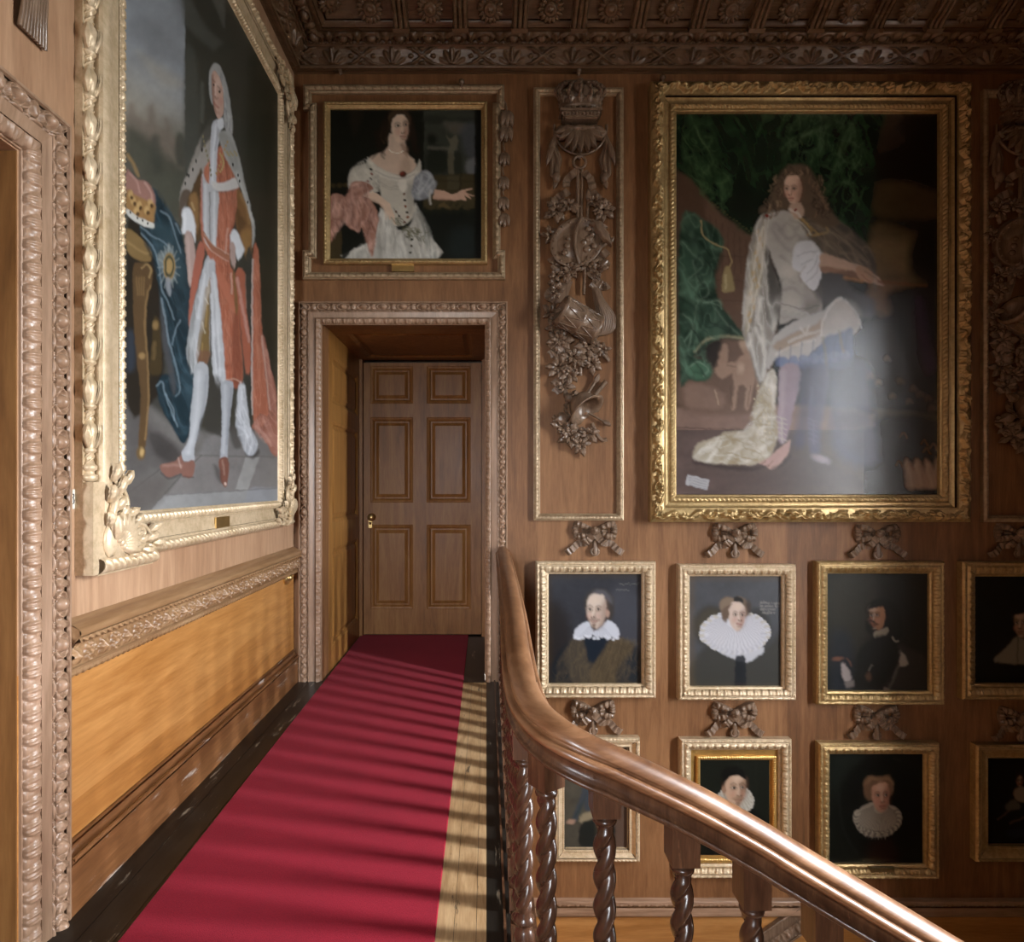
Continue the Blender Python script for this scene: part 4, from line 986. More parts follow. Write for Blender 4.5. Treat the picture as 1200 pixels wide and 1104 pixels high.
def small_frame_segs(w,h=.06,slip=True,kind=0):
    s=[(0,0,0,h*.8,1,None,0,0),(0,h*.8,.004,h*.86,1,None,0,0),(.004,h*.84,.020,h*.94,5,(beadreel(.05) if kind!=1 else rope(.026,.5)),.006,.003),(.022,h*.98,.026,h*1.0,1,None,0,.002)]
    if kind==1: s+= [(.028,h*.92,w-.022,h*.62,2,None,0,-.006),(w-.022,h*.62,w-.008,h*.5,5,bead(.014),.006,.003)]
    else: s+= [(.027,h*.92,w-.020,h*.56,12,leafband(.05),.019,.005),(w-.020,h*.56,w-.016,h*.60,1,None,0,0),(w-.016,h*.60,w-.002,h*.48,2,None,0,.002)]
    s+= [(w-.002,h*.48,w,h*.20,1,None,0,0)]
    return s
def picture(name,label,outer,canv,kind=0,h=.06,mat='gilt',paint=None,gain=1.,res=1.3,oil='oil',group=None,slip=None,plate=None,segs=None,ds=.0055):
    x0,y0,x1,y1=outer; e=h*.8
    A=F(x0,y1,e); B=F(x1,y0,e); w,hh=B[0]-A[0],B[2]-A[2]; O=V(A[0],D,A[2])
    root=empty(name,(O[0]+w/2,D,O[2]),label,'picture',group)
    b=(canv[0]-x0+x1-canv[2])/2*K*.985
    if slip: b=.082
    a=Acc(); a.frame(O,X,Z,-Y,w,hh,(segs or small_frame_segs(b,h,True,kind)),ds); build('frame',a,M[mat],root)
    if slip:                                                     # second, inner frame
        sx0,sy0,sx1,sy1=slip; A2=F(sx0,sy1,h*.4); B2=F(sx1,sy0,h*.4); b2=(canv[0]-sx0+sx1-canv[2])/2*K
        a=Acc(); a.frame(O+X*b*.9+Z*b*.9-Y*h*.30,X,Z,-Y,w-b*1.8,hh-b*1.8,[(0,0,.06,-.004,1,None,0,0)],.5)
        a.frame(V(A2[0],D-h*.22,A2[2]),X,Z,-Y,B2[0]-A2[0],B2[2]-A2[2],[(0,0,0,.018,1,None,0,0),(0,.018,b2*.8,.014,6,rope(.016,.5),.006,.003),(b2*.8,.014,b2,-.005,1,None,0,0)],.005)
        build('inner_frame',a,M['giltslip'],root)
    d=h*.20 if not slip else h*.2
    cw,ch=w-2*b+.004,hh-2*b+.004
    if slip: cw,ch=(canv[2]-canv[0])*K+.01,(canv[3]-canv[1])*K+.01
    cc=F((canv[0]+canv[2])/2,(canv[1]+canv[3])/2,d); 
    if not slip: cc=V(O[0]+w/2,D-d,O[2]+hh/2)
    n=lambda m:max(30,int(m/K/res))
    cv=Canvas(V(cc[0]-cw/2,D-d,cc[2]-ch/2),X,Z,cw,ch,n(cw),n(ch))
    cv.bg('241a10')
    if paint: paint(cv)
    cv.mesh('canvas',M[oil],root,gain)
    a=Acc(); a.box((O[0]+.004,D-d*.6,O[2]+.004),(O[0]+w-.004,D-.001,O[2]+hh-.004)); build('backing',a,M['block'],root)
    if plate:
        p0=F(plate[0],plate[3],h*.8); p1=F(plate[2],plate[1],h*.8); a=Acc(); a.box((p0[0],D-h*1.06,p0[2]),(p1[0],D-h*.55,p1[2])); build('name_plate',a,M['brass'],root)
    return root
# ------------------------------------------------------------------ the painted canvases (pigment plus one glare tint, brushed shape by shape)
def ruff(c,cx,cy,rx,ry,fx,fy,fr,n,col='d8d2c6',dk='8a8278',scal=True):
    c.E(cx,cy,rx,ry,col,.06)
    for k in range(n):
        t=k/n*tau; ct,st=math.cos(t),math.sin(t)
        if scal: c.E(cx+rx*.97*ct,cy+ry*.97*st,rx*3.0/n+.8,ry*3.0/n+.8,col if k%2 else 'c4bdb0',.3)
        c.S([fx+fr*.8*ct,fy+fr*.6*st,cx+rx*ct,cy+ry*st],dk,.5,.7,.6,1.1)
def big_right(c):
    c.bg('10130b')
    # sky and far landscape on the right
    c.P_('1015 120 1112 120 1112 345 1000 345 1010 250',"1d170d",3,1)
    c.P_('1020 122 1060 135 1050 150 1062 165 1030 178','3a2c1f',5,.8)
    c.P_('1028 216 1060 212 1090 222 1110 225 1110 250 1070 258 1025 250','46371f',7,.85)
    c.P_('1022 268 1050 266 1080 275 1110 270 1110 330 1060 345 1022 345','5b482b',8,.9)
    c.P_('1020 285 1060 282 1075 300 1060 318 1024 318','6f5a37',8,.7)
    c.P_('1020 335 1062 330 1060 350 1050 372 1020 372','6e5236',6,.8)
    c.noise(22,.35,5,.5,(1005,1112,120,345))
    c.P_('1068 285 1080 270 1100 268 1112 275 1112 330 1085 332 1066 315','0b0a06',8,.95)
    c.P_('1040 345 1070 335 1112 335 1112 440 1060 420 1036 385 1044 365','120f08',7,.95)
    c.P_('1012 372 1030 368 1045 380 1060 405 1112 420 1112 500 1010 500','1b150d',7,.95)
    c.P_('1070 352 1085 350 1092 400 1100 430 1085 440 1076 410','3a2640',9,.55)  # purple tint of the window glare, painted into the canvas
    for x,y,r in ((1040,420,5),(1055,446,6),(1070,455,5),(1078,462,6),(1088,466,6),(1020,440,6),(1046,464,5),(1092,478,7),(1066,470,4),(1030,448,4)):
        c.E(x,y,r,r*.7,'3e2d20',1.,.4,.7); c.S([x-3,y+3,x,y-2,x+3,y+2],'5c4533',1.6,2,.6)
    c.P_('995 485 1040 478 1104 488 1104 500 1060 502 1000 496','3d3322',4,.8)
    c.P_('1010 500 1112 498 1112 590 1000 590','17110a',6,.95)
    for x0 in (1060,1071,1083,1095): c.P_([x0,540,x0+7,541,x0+17,566,x0+12,573,x0+2,570],'9a7c64',3,.85); c.S([x0+3,545,x0+9,568],'c4a88c',2,2,.6)
    for x,y in ((1055,512),(1082,530),(1079,520),(1090,525),(1050,545),(1062,548)): c.S([x,y,x+4,y-5,x+8,y+2],'7a4e1e',1.4,1.2,.8)
    # wall with inscription and column at left
    c.P_('790 185 815 215 850 245 880 275 905 300 905 480 790 480','4e3829',3,1,False)
    c.P_('826 235 860 255 905 300 905 420 850 400 838 300','5e4636',4,.9)
    for k in range(7): c.S([832+k*7,252+k*5,833+k*7,320],'3c2b20',.7,.8,.6)
    for y in (300,328,352): c.S([838,y,900,y+2],'433024',.7,.9,.6)
    c.P_('790 478 1000 478 1000 508 790 505','84695c',4,.95); c.S('790 501 850 503 880 504','3e2e27',1.2,.8,.9)
    c.G(790,503,790,590,'5c4b46',1,1,(786,1012,505,592)); c.G(800,590,980,560,'463b36',0,.6,(786,1012,505,592)); c.noise(20,.25,9,.5,(786,1012,475,592))
    # relief on the plinth
    c.P_('800 440 850 395 880 392 900 420 900 482 800 480','6a5345',6,.9)
    for p in ('868 396 876 390 884 396 886 412 878 420 870 412','858 436 866 418 880 416 886 430 884 450 878 478 872 477 874 455 866 452 862 478 857 478 861 452','842 405 852 404 852 424 846 434 841 425','888 428 897 424 898 470 890 478 886 450','838 432 858 424 862 432 846 444'):
        c.P_(p,'9a7c68',2,.9)
    c.E(872,402,6,7,'a68a74',.4); c.E(868,432,4,6,'b0947e',.7); c.P_('805 450 830 452 848 462 846 478 810 478 802 466','84695a',4,.8); c.S('838 458 842 474','b89c82',1.5,1,.8)
    for p in ('856 452 858 478','880 452 876 476','862 430 852 428'): c.S(p,'4c382c',1.,1,.7)
    # curtain
    c.P_('790 120 1018 120 1026 170 1022 230 1018 262 1008 290 960 280 905 262 880 275 862 262 840 245 815 212 790 192','0b1a0f',3,1)
    c.P_('800 150 820 170 835 195 850 205 856 222 846 240 826 226 808 196 797 170','14301a',7,.8)
    c.P_('925 140 950 125 975 130 985 160 965 195 940 190 920 176','122b18',9,.8)
    for p,w in (('806 128 815 150 828 172 842 190',2.6),('800 172 810 195 822 215 838 228',2),('842 190 838 200 850 205 858 218 852 232',2.4),('826 160 834 162 830 172',3),('855 130 866 144 872 152',1.8),('898 130 892 148 888 158',1.8),('922 132 914 150 912 160',1.8),('915 175 930 162 945 158 958 152 968 146',2.2),('956 156 963 166 962 178 950 190',2.4),('975 132 968 148 955 156',1.6),('996 150 988 168 980 190 973 212 966 228',2.4),('990 160 1000 150 1002 175 988 190 977 196',2),('1000 186 1004 200 1010 204',1.6),('970 224 985 214 996 215 1002 232 990 246',2),('940 135 930 145 925 156',1.5),('985 150 992 138',1.5)):
        c.S(p,'243f22',w*1.6,4.5,.75,1.2); c.S(p,'3c5a34',w*.8,2.4,.6,.6); c.S(p,'54704a',.7,1.4,.4,.4)
    c.T('790 120 1018 120 1026 170 1022 230 1018 262 1008 290 960 280 905 262 880 275 862 262 840 245 815 212 790 192','2c4a2a',15,3.5,.75,1.15,3.2,6,3); c.T('925 125 990 125 1012 180 1008 240 985 262 965 200 930 190 915 160','4f6f46',9,5,.7,1.9,2.4,8,6); c.T('796 150 830 160 862 215 850 250 812 214','4a6a40',8,5,.7,1.0,2.6,6,7); c.T('790 120 1018 120 1026 170 1022 230 1018 262 1008 290 960 280 905 262 880 275 862 262 840 245 815 212 790 192','060a06',18,3,.6,1.3,2.5,4,11)
    c.P_('838 228 858 250 880 266 905 262 900 240 870 210 858 224 848 240','0a120b',4,.8)
    for k in range(16): c.E(834+k*3.6,238+k*2.7,1.4,.9,'4a4626',.8,0,.7)
    # lower green cloth, cord and tassel
    c.P_('797 262 822 256 845 275 846 292 838 320 842 352 870 390 872 398 845 396 825 408 813 418 830 424 834 436 826 446 806 445 797 438','1d3425',2.4,1)
    c.P_('800 285 815 295 824 308 812 320 818 345 828 360 815 380 806 370 798 350','34503d',5,.75); c.P_('820 365 838 355 850 380 832 394 818 388','304a39',5,.7)
    for p in ('800 284 812 298 824 310 806 328','806 330 814 338 826 330 830 345 818 352','816 352 832 354 842 358','818 350 812 384 802 400','812 306 818 330','824 355 842 352 846 362','800 368 812 380 806 410','838 362 850 378 866 392'): c.S(p,'5c7862',2.2,2.6,.6,1.); c.S(p,'86a088',.8,1.2,.55,.5)
    for p in ('820 322 838 318 846 300','808 342 815 350 836 348','800 395 812 382','826 275 842 285','825 400 850 396 870 398'): c.S(p,'0e1c12',4,3,.8,2)
    c.S('814 412 828 398 850 394 870 396','a39a78',3.6,1.4,.9); c.E(820,434,14,11,'426a50',.4,0,.9); c.S('808 430 818 424 830 432 824 440','8aa48a',1.2,1.2,.7); c.P_('815 415 836 400 846 402 838 430 830 425','1d1a18',3,.9)
    c.T('797 262 822 256 845 275 846 292 838 320 842 352 870 390 845 396 825 408 834 436 806 445 797 438','5f8068',15,3,.7,1.25,2.2,3,5); c.T('797 262 822 256 845 275 846 292 838 320 842 352 870 390 845 396 825 408 834 436 806 445 797 438','0f1a12',16,2.5,.65,.9,2.2,3,9)
    c.S('822 258 824 276 840 287 852 292 857 305 854 314','a58e5e',1.8,.8,.95); c.P_('848 318 852 312 857 316 861 338 856 342 846 341','8c7a50',1.6,1); c.S('851 322 850 338','c8b486',1.5,1.2,.7)
    # long silver and gold mantle
    c.P_('898 248 910 244 903 262 900 300 915 340 912 372 905 400 895 448 890 455 880 420 870 385 872 340 876 300 886 262','7d746a',2,1)
    c.P_('880 305 894 262 902 252 897 290 892 330 884 360 876 390 873 380','a3977f',2.5,.9)
    for p in ('894 266 886 300 880 345','898 262 895 300 886 345 876 388'): c.S(p,'d9d3c4',2.2,1.2,.9,1.4)
    for k in range(14): c.E(888-k*.9+(k%3)*3,272+k*8,1.8,3.2,'b08a44',.7,.2,.75)
    c.P_('896 300 902 290 912 330 918 345 912 375 900 380 898 340','3e3a36',4,.85)
    for p,w in (('892 350 888 372 892 385',6),('878 392 884 420 891 446',4),('885 385 897 412 894 440',3.5)): c.S(p,'dcdad6',w,2,.9,1.5)
    # torso armour, arm, drapery
    c.P_('896 258 902 250 918 246 940 252 960 275 966 300 962 330 964 352 960 372 935 372 914 380 916 352 915 330 906 305 898 285','a9a29a',2,1)
    c.P_('936 268 962 285 964 350 955 372 940 366 945 330 938 300','6f6861',6,.75); c.E(936,266,14,15,'b8b1a6',.5,0,.8)
    for p in ('908 262 916 268 922 262 930 268','914 270 924 280 934 276 940 284','906 268 910 278 920 290 928 294','926 258 936 262 932 272'): c.S(p,'6e6862',2.4,3,.6,1)
    for p in ('915 300 925 308 935 318 938 330','918 340 930 338 940 346 958 344','914 330 922 326 930 332'): c.S(p,'726b64',2.2,2.2,.7,1)
    c.E(925,318,9,10,'beb7ac',.9,0,.7); c.E(928,352,12,9,'b9b2a8',.9,0,.7); c.E(950,345,8,8,'aca59c',.9,0,.6); c.S('917 356 940 362 960 358','4d4a48',1.2,1,.8)
    for k in range(4): c.E(920+k*8,366+k*1.5,5,5,'b4aea6',.4,0,.9); c.E(920+k*8,368+k*1.5,5,5,'7e7872',.2,0,.25)
    c.P_('945 320 985 318 1000 340 1024 350 1020 372 985 372 960 350','453f3d',5,.9)
    c.P_('930 248 955 252 982 258 1010 280 1026 305 1026 340 1015 320 985 308 962 295 948 278 938 262','4a4138',3,1)
    for p in ('950 262 972 270 998 290 1020 310','965 258 990 275 1015 296','985 296 1008 300 1022 318','955 275 975 290 995 302'): c.S(p,'7a6c5a',1.8,2,.7,.7)
    for p in ('932 252 945 262 958 274','940 256 950 270 946 276','952 276 970 272 968 266'): c.S(p,'b08c4a',2.6,1.4,.9,1)
    c.S('928 252 942 264 950 275','d6cdb8',1.6,1,.8)
    c.P_('934 285 950 282 962 294 966 310 950 318 945 312 938 318 928 312 930 296','c9c9cc',2,1); c.P_('945 312 958 296 963 305 962 325 955 340 946 335 938 322','d2d2d6',1.6,1)
    for p in ('934 300 945 296 958 294','940 310 952 304','946 320 954 312 958 300','945 330 955 322 960 308'): c.S(p,'8f8f98',1.2,1.2,.75)
    c.P_('962 297 985 303 1005 310 1018 318 1030 325 1036 334 1030 334 1018 330 1010 328 1000 318 980 318 963 318','b3917a',1.8,1); c.P_('963 312 985 315 1002 318 1010 326 980 320 963 319','7a553f',2,.8)
    c.P_('1004 312 1016 314 1024 322 1022 332 1012 330 1004 322','a57a5c',1.6,1)
    for p in ('1014 318 1024 324 1036 334','1010 322 1018 330','1020 330 1018 336'): c.S(p,'6b432c',1.2,1,.8)
    c.S('990 325 1010 329','9c6d44',5,1.4,.9); c.S('1030 330 1060 333 1085 335','6a4222',4.4,1.4,.9,3)
    c.T('898 248 910 244 903 262 900 300 915 340 912 372 905 400 895 448 880 420 870 385 872 340 876 300 886 262','d8d4cb',11,2.8,.7,1.5,5,2,4); c.T('930 248 955 252 982 258 1010 280 1026 305 1026 340 1015 320 985 308 962 295 948 278','86765f',11,3,.6,.75,3,3,6); c.T('988 350 1000 366 1008 380 985 390 968 400 935 425 910 420 898 425 905 400 918 385 962 366','d6d0ca',10,3,.6,-.5,3,2,8)
    # hair and head
    c.P_('914 205 924 194 942 193 954 204 962 225 975 248 985 262 965 266 948 255 935 250 915 246 892 250 890 244 902 236 906 222 910 212','5b4a39',3,1)
    rg=random.Random(5)
    for k in range(120):
        t=rg.uniform(0,1); sx=rg.choice((-1,1)); x=934+sx*rg.uniform(13,26)*(1+.6*t) if t>.15 else 934+rg.uniform(-18,18); y=195+t*56
        c.S([x,y,x+rg.uniform(-3,3),y+3,x+rg.uniform(-2,2),y+6],rg.choice(('8d755a','a48a6b','3c2e22','6e5944','2c2118')) if sx<0 else rg.choice(('6e5944','3c2e22','2c2118','85694e')),1.4,1.,.7)
    face(c,929.5,222,10.5,17,-.28,-.06,'cda78e','7a4c38','a8564a','2a1a12',-1)
    c.P_('925 240 938 238 942 252 930 256','b89a84',2,.9); c.S('926 245 934 250 938 254','d8d0c4',3,1.4,.9); c.E(932,246,1.6,1.6,'7a2a1c',.5); c.E(899,253,2.2,2.2,'7a2a1c',.5)
    # silver drapery, kilt, legs
    c.P_('988 350 1000 366 1008 380 1000 392 985 390 968 400 955 410 935 425 910 420 902 432 898 425 905 400 918 385 940 372 962 366 972 358 980 350','b3ada8',2,1)
    c.P_('905 405 925 392 950 382 965 374 962 390 940 402 915 412','9a846c',3,.85); c.E(990,370,14,14,'c6c1bc',.7,0,.8); c.S('962 392 966 372 978 354 986 350','dedad6',2.2,1.4,.9); c.S('990 352 1004 368 1010 384','dad6d2',1.6,1.4,.8)
    for p in ('925 400 945 392 960 388','938 384 944 390 948 382','910 415 930 405 955 398'): c.S(p,'d8d2cc',2,1.6,.8)
    c.P_('912 418 935 424 958 408 968 394 985 390 998 384 1000 405 996 428 975 432 950 432 925 430 910 428','4c587c',3,1)
    for k in range(7): c.E(918+k*12,424-k*1.2,6,6.5,'6a7494',.3,0,.9); c.S([912+k*13,428-k*2,914+k*13,408-k*3],'38415f',1,1.2,.7)
    c.S('964 396 968 420 970 440','6e6238',2,1.5,.8); c.S('983 388 988 412','6e6238',2,1.5,.8)
    c.P_('915 430 935 428 938 445 930 480 925 505 918 520 912 516 910 500 912 470','93808a',2.4,1); c.S('918 436 916 480 914 512','b7a6ac',4,3,.8)
    c.P_('952 430 972 430 968 470 962 500 960 530 950 530 947 500 948 460','4f4d68',4,.85); c.S('950 455 948 500','7a7690',3,2.5,.6)
    c.P_('938 430 955 430 950 470 945 520 930 520 936 480','3a3650',6,.7); c.P_('972 430 1015 425 1022 470 1030 540 1000 545 975 520','40415a',9,.75)
    for k in range(10): c.S([910+k%2*6,488+k*3,922-k%2*5,492+k*3],'c8c0b0',1,.9,.75); c.S([948+k%2*5,490+k*3,958-k%2*4,494+k*3],'8c88a0',.9,.9,.6)
    c.P_('896 536 908 530 920 520 926 515 924 530 914 545 904 550 897 546 888 542','b08d84',1.6,1); c.S('900 546 906 540','5a3c34',.9,.8,.8); c.S('892 545 898 540','5a3c34',.9,.8,.8); c.S('905 549 916 545 926 534','241c1a',3,2,.8); c.E(962,538,10,4,'a89ca4',.6,.3,.9)
    # trailing gold and white train
    c.P_('894 448 905 432 910 445 908 480 912 505 905 530 895 540 878 545 850 544 835 545 820 540 812 535 818 520 840 512 850 506 870 505 882 498 884 475','a89c86',2.2,1)
    for p,w in (('820 530 836 522 842 514',4),('830 541 842 524 846 516',3),('850 540 862 530 872 540 886 536',5),('862 512 872 512 880 518',4),('884 500 892 510 896 490 890 480',3),('900 440 892 470 886 490',3),('886 532 898 522 906 516',4),('904 445 906 470 904 500',2.4)): c.S(p,'d9d7d2',w,2,.85,1)
    for p in ('858 518 866 524 860 534','872 528 884 530 890 538','876 522 892 520 900 512','838 536 848 524 852 518','894 460 890 480','880 505 888 515'): c.S(p,'8a7346',2.4,1.8,.75,1)
    for k in range(30): c.E(890+rg.uniform(-6,14),450+k*2.2,1,1.2,'cfc09a',.8,0,.7)
    c.T('894 448 905 432 910 445 908 480 912 505 895 540 850 544 820 540 814 534 840 512 870 505 884 475','dcd8ce',13,2.8,.7,-.3,2.2,2,3); c.T('894 448 908 480 912 505 895 540 850 544 840 512 870 505 884 475','86703f',12,3,.6,.5,2.2,3,12)
    c.P_('812 541 880 548 900 545 880 551 840 549','2c2320',3,.7)
    # paper
    c.P_('806 556 831 562 829 574 803 568','a8a6a8',1,1,False)
    for k in range(4): c.S([808,559.5+k*3,827,564+k*2.8],'5a5a66',.7,.7,.7)
    c.noise(6,.08,12); c.noise(40,.12,3)
def overdoor_lady(c):
    c.bg('13150e')
    c.P_('384 205 450 195 460 232 384 245','0f110a',4,1,False); c.P_('410 128 425 128 420 150 414 158','231d14',4,.8)
    for x in (390,398,405): c.E(x,217,3,2.4,'3a3016',.8)
    c.P_('497 126 559 126 559 206 497 206','33362d',1.2,1,False); c.noise(14,.35,3,.5,(497,559,126,206))
    c.P_('498 136 515 135 530 139 556 137 556 145 498 144','23271f',3,.8); c.P_('520 142 542 144 548 150 538 158 524 152','5a564c',4,.7); c.P_('540 150 558 146 558 185 545 180','43464a',5,.8); c.P_('546 190 558 186 558 206 548 205','686a6c',3,.8)
    c.E(506,164,6,7,'171a12',.6); c.P_('502 172 522 174 526 200 500 203','191c14',5,.9); c.S('503 173 515 174 535 174','6e695c',3,1.6,.7)
    c.P_('523 159 528 162 535 158 537 168 533 176 531 181 525 180 527 170','5c5848',1.4,.95); c.E(532,152,3,4,'504c40',.5); c.S('524 146 523 160','4a4638',1,1,.8); c.P_('525 181 532 180 532 204 526 204','55503f',1.4,.9); c.P_('533 180 540 180 542 204 533 204','25271d',1.6,.9)
    c.P_('496 206 559 203 559 248 496 248','3b331d',1.6,1,False); c.P_('524 207 538 206 538 222 524 222','453f2c',1.5,.8,False); c.S('540 204 539 225','12130c',1.4,.9,.9); c.S('498 211 557 213','241f10',1,1,.7)
    c.P_('512 242 520 236 527 244','59492a',1.4,.8); c.P_('494 247 559 246 559 303 494 303','11140e',3,1,False)
    for k in range(14): c.E(497+k*4.4,246+(k*7%5),3.2,2.6,'171a10',.6); 
    for x,y in ((527,241),(535,242),(541,244),(511,243)): c.S([x,y,x+2,y-3],'1a1c10',2,1,.9)
    c.P_('530 270 556 268 556 300 528 300','1c2422',9,.7); c.P_('556 124 562 124 562 304 556 304','0c0d08',1.4,.9,False)
    # hair
    c.P_('450 140 455 130 468 127 479 132 485 145 488 165 492 178 486 182 480 165 476 140 462 134 457 142 456 160 450 168 444 178 440 168 438 155 444 150','1b140c',2.6,1)
    c.P_('386 272 401 270 401 303 386 303','3a2f18',1.,1,False)
    # skin
    c.P_('457 156 474 164 476 178 484 186 488 197 470 205 452 202 438 194 431 187 442 180 454 174','c6ad97',1.6,1)
    c.P_('470 190 476 184 482 190 480 202 468 204','ad9079',4,.7); c.P_('470 168 477 172 478 184 472 178','8a6a55',2.4,.7)
    face(c,468.3,149,11.2,18.4,.22,-.05,'d3b9a2','85604a','a8584a','20150e',-1)
    c.P_('455 148 455 138 459 130 468 126.5 478 130 481 142 480 150 478 141 473 135 466 134.5 460 140 457.5 150','33261a',1.4,1)
    for p in ('456 146 457 136 463 130','458 144 461 135 468 130','480 146 478 136 472 130','455 150 452 158 454 166','450 150 446 160 450 168'): c.S(p,'5a452e',1.4,1.4,.75,.8)
    c.E(451,152,6,11,'241a11',.5,.2,.9); c.E(484,158,4,13,'241a11',.5,-.1,.85)
    for p in ('450 158 444 166 446 176','453 170 447 180 450 186','443 178 436 186','484 165 488 178 492 186','447 176 451 182'): c.S(p,'1e150d',3,1.4,.95,1)
    for k in range(12): c.E(456+k*1.5,176+3.4*math.sin(k/11*pi),.75,.75,'e2dccf',.6)
    # dress
    c.P_('431 184 436 190 446 196 456 202 470 206 486 199 491 187 493 200 486 222 485 240 488 250 472 264 455 262 447 235 444 214 436 200','b9b2a3',1.4,1)
    c.P_('446 244 440 278 420 290 404 303 513 303 503 275 492 248 486 238 482 262 466 270','b1ada3',1.6,1)
    for p,w in (('452 262 446 290 444 303',3),('466 272 458 303',2.4),('486 250 480 275 478 303',3),('498 262 504 285 508 303',2.4),('430 285 420 303',2.2),('440 250 446 262 448 275',3)): c.S(p,'6f6c64',w,2.4,.6,1.2)
    for p,w in (('456 268 452 300',3.4),('472 275 470 300',3.6),('490 255 496 275 494 300',3),('436 285 428 300',2.5),('416 296 424 288',2)): c.S(p,'dcd9d2',w,2.4,.7,1.5)
    c.P_('488 244 496 252 506 275 513 303 504 303 496 275','6c6f68',2,.75)
    c.P_('433 186 440 194 456 202 472 206 487 199 490 206 474 213 456 210 440 204','cbc5b8',2,.8); c.S('440 200 455 207 472 209 486 204','80796c',1,1,.7)
    for p in ('446 214 456 219 468 218','448 218 458 222 468 221'): c.S(p,'8d8678',.8,.8,.7)
    c.P_('467 212 474 210 478 218 474 226 468 222','d0cabd',1.4,.9); c.P_('478 215 485 222 484 246 478 252 476 232','8d887c',2.4,.6)
    c.P_('432 186 428 192 414 196 408 210 411 226 424 228 440 226 446 216 443 206 438 200','aba698',1.6,1); c.P_('416 200 428 196 436 206 424 214 412 214','c9c4b6',3,.7); c.S('442 206 444 218 438 226','6a665c',2,1.6,.7)
    for x,y,h in ((435,198,'1f1a14'),(436,203.5,'7a3a20'),(434.5,209,'1f1a14'),(430.5,212.5,'7a2e1c')): c.E(x,y,1.9,1.3,h,.5,.5)
    c.P_('487 206 498 199 506 204 509 210 512 213 508 226 500 233 488 234 482 226 484 214','74767a',1.6,1)
    for p in ('494 206 490 222','504 208 498 218 492 228','508 212 502 222'): c.S(p,'b4b6ba',2.4,1.6,.8,1)
    c.S('505 224 503 234 504 239','c8c4ba',2,1,.9)
    c.P_('507 233 510 222 520 223.5 531 227.5 536 226 541 223 553.5 220 554 221.5 545 225 548 226.5 556 228.6 555.5 229.6 549 228 551.8 231.5 551 232.3 545 229.4 547 234 545.5 234.8 540 233 533 235 520 234','b9937c',.9,1,False); c.S('510 233 522 234 534 234.5','8a624c',1.6,1.4,.7)
    c.P_('425 229 437 224 447 231 457 238 461 250 464 263 462 263 459 254 458 258 456 257 455 251 453 258 451 257 450 247 445 239 434 235','cfb49c',.9,1,False); c.S('434 234 445 239 450 247','967560',1.4,1.2,.7)
    c.T('446 244 440 278 420 290 404 303 513 303 503 275 492 248 482 262 466 270','dedbd2',8,2.5,.7,1.45,5,2,4); c.T('446 244 440 278 420 290 404 303 513 303 503 275 492 248 482 262 466 270','77736a',9,3,.6,1.5,5,2,9); c.T('432 186 414 196 408 210 411 226 440 226 446 216 440 200','dad5c8',5,3,.6,.8,2.5,2,5); c.T('487 206 498 199 509 210 508 226 488 234 482 226','b6b8bc',7,2.5,.6,.9,2.5,2,6)
    # rose cloth
    c.P_('386 232 398 228 406 230 412 214 424 212 436 218 437 222 424 230 432 233 440 242 443 258 441 272 438 290 436 301 432 292 428 276 424 266 420 272 412 270 404 262 401 256 398 266 392 274 386 283','a3735f',1.4,1)
    for p,w in (('388 240 394 250 390 266',3),('398 236 402 250 400 258',2.6),('412 236 414 250 418 262',2.6),('408 240 414 254',1.5),('428 238 424 258 416 268',3),('434 240 438 256 430 262',2.4),('408 224 418 218 430 218',2),('414 228 426 224',1.6)): c.S(p,'66382a',w,2,.8,1)
    for p,w in (('392 234 388 256',2.4),('400 234 396 252',2.4),('410 234 413 246',2.4),('420 238 418 254',2.2),('434 252 438 262 432 266',2.4),('410 218 422 214',2.4),('388 270 386 280',2),('432 272 434 290',2.4),('412 266 418 270',2)): c.S(p,'d2a594',w,1.6,.8,1)
    c.P_('403 258 410 268 420 272 424 276 410 296 404 303 401 303 401 270','10120b',1.6,.95)
    c.T('386 232 406 230 412 214 436 218 432 233 443 258 436 301 424 266 420 272 404 262 386 283','d8ab9a',8,2.6,.7,1.35,3,2,3); c.T('386 232 406 230 412 214 436 218 432 233 443 258 436 301 424 266 420 272 404 262 386 283','56281c',9,3,.6,1.35,3,2,8)
    # jewels and sprig
    c.E(472,204,4,3.6,'4a2418',.4); c.E(471,203,2,1.6,'7a3020',.6)
    for x,y,h in ((474,228,'6a4a34'),(474,235,'1c1812'),(475,242,'7a4220'),(476.5,248.5,'3a3428'),(477.5,254.6,'7a4220'),(464,248,'5a3018'),(468,253,'2a1c12'),(474,260,'6a3418'),(483,281,'2a2018'),(482,288,'3a2a1c'),(481,296,'2a2018')): c.E(x,y,1.6,1.4,h,.5)
    c.S('461 244 468 253 475 261','2c2016',.9,.7,.8)
    rg=random.Random(2)
    for k in range(70):
        t=rg.uniform(0,1); x=462+t*34+rg.uniform(-4,4); y=256+t*22+rg.uniform(-5,6)+(6 if 8<x-462<20 else 0); an=rg.uniform(-.4,1.4)
        c.S([x,y,x+4*math.cos(an),y+4*math.sin(an)],rg.choice(('4a4a30','5c5a3c','33341f','6a6848')),1.,.8,.85)
    c.noise(5,.08,4); c.noise(30,.1,8)
def frame_edge(c,x0,y0,x1,y1,h='4a3718',w=4,a=.6):
    for p in ([x0,y0,x1,y0],[x1,y0,x1,y1],[x1,y1,x0,y1],[x0,y1,x0,y0]): c.S(p,h,w,4,a,sm=False)
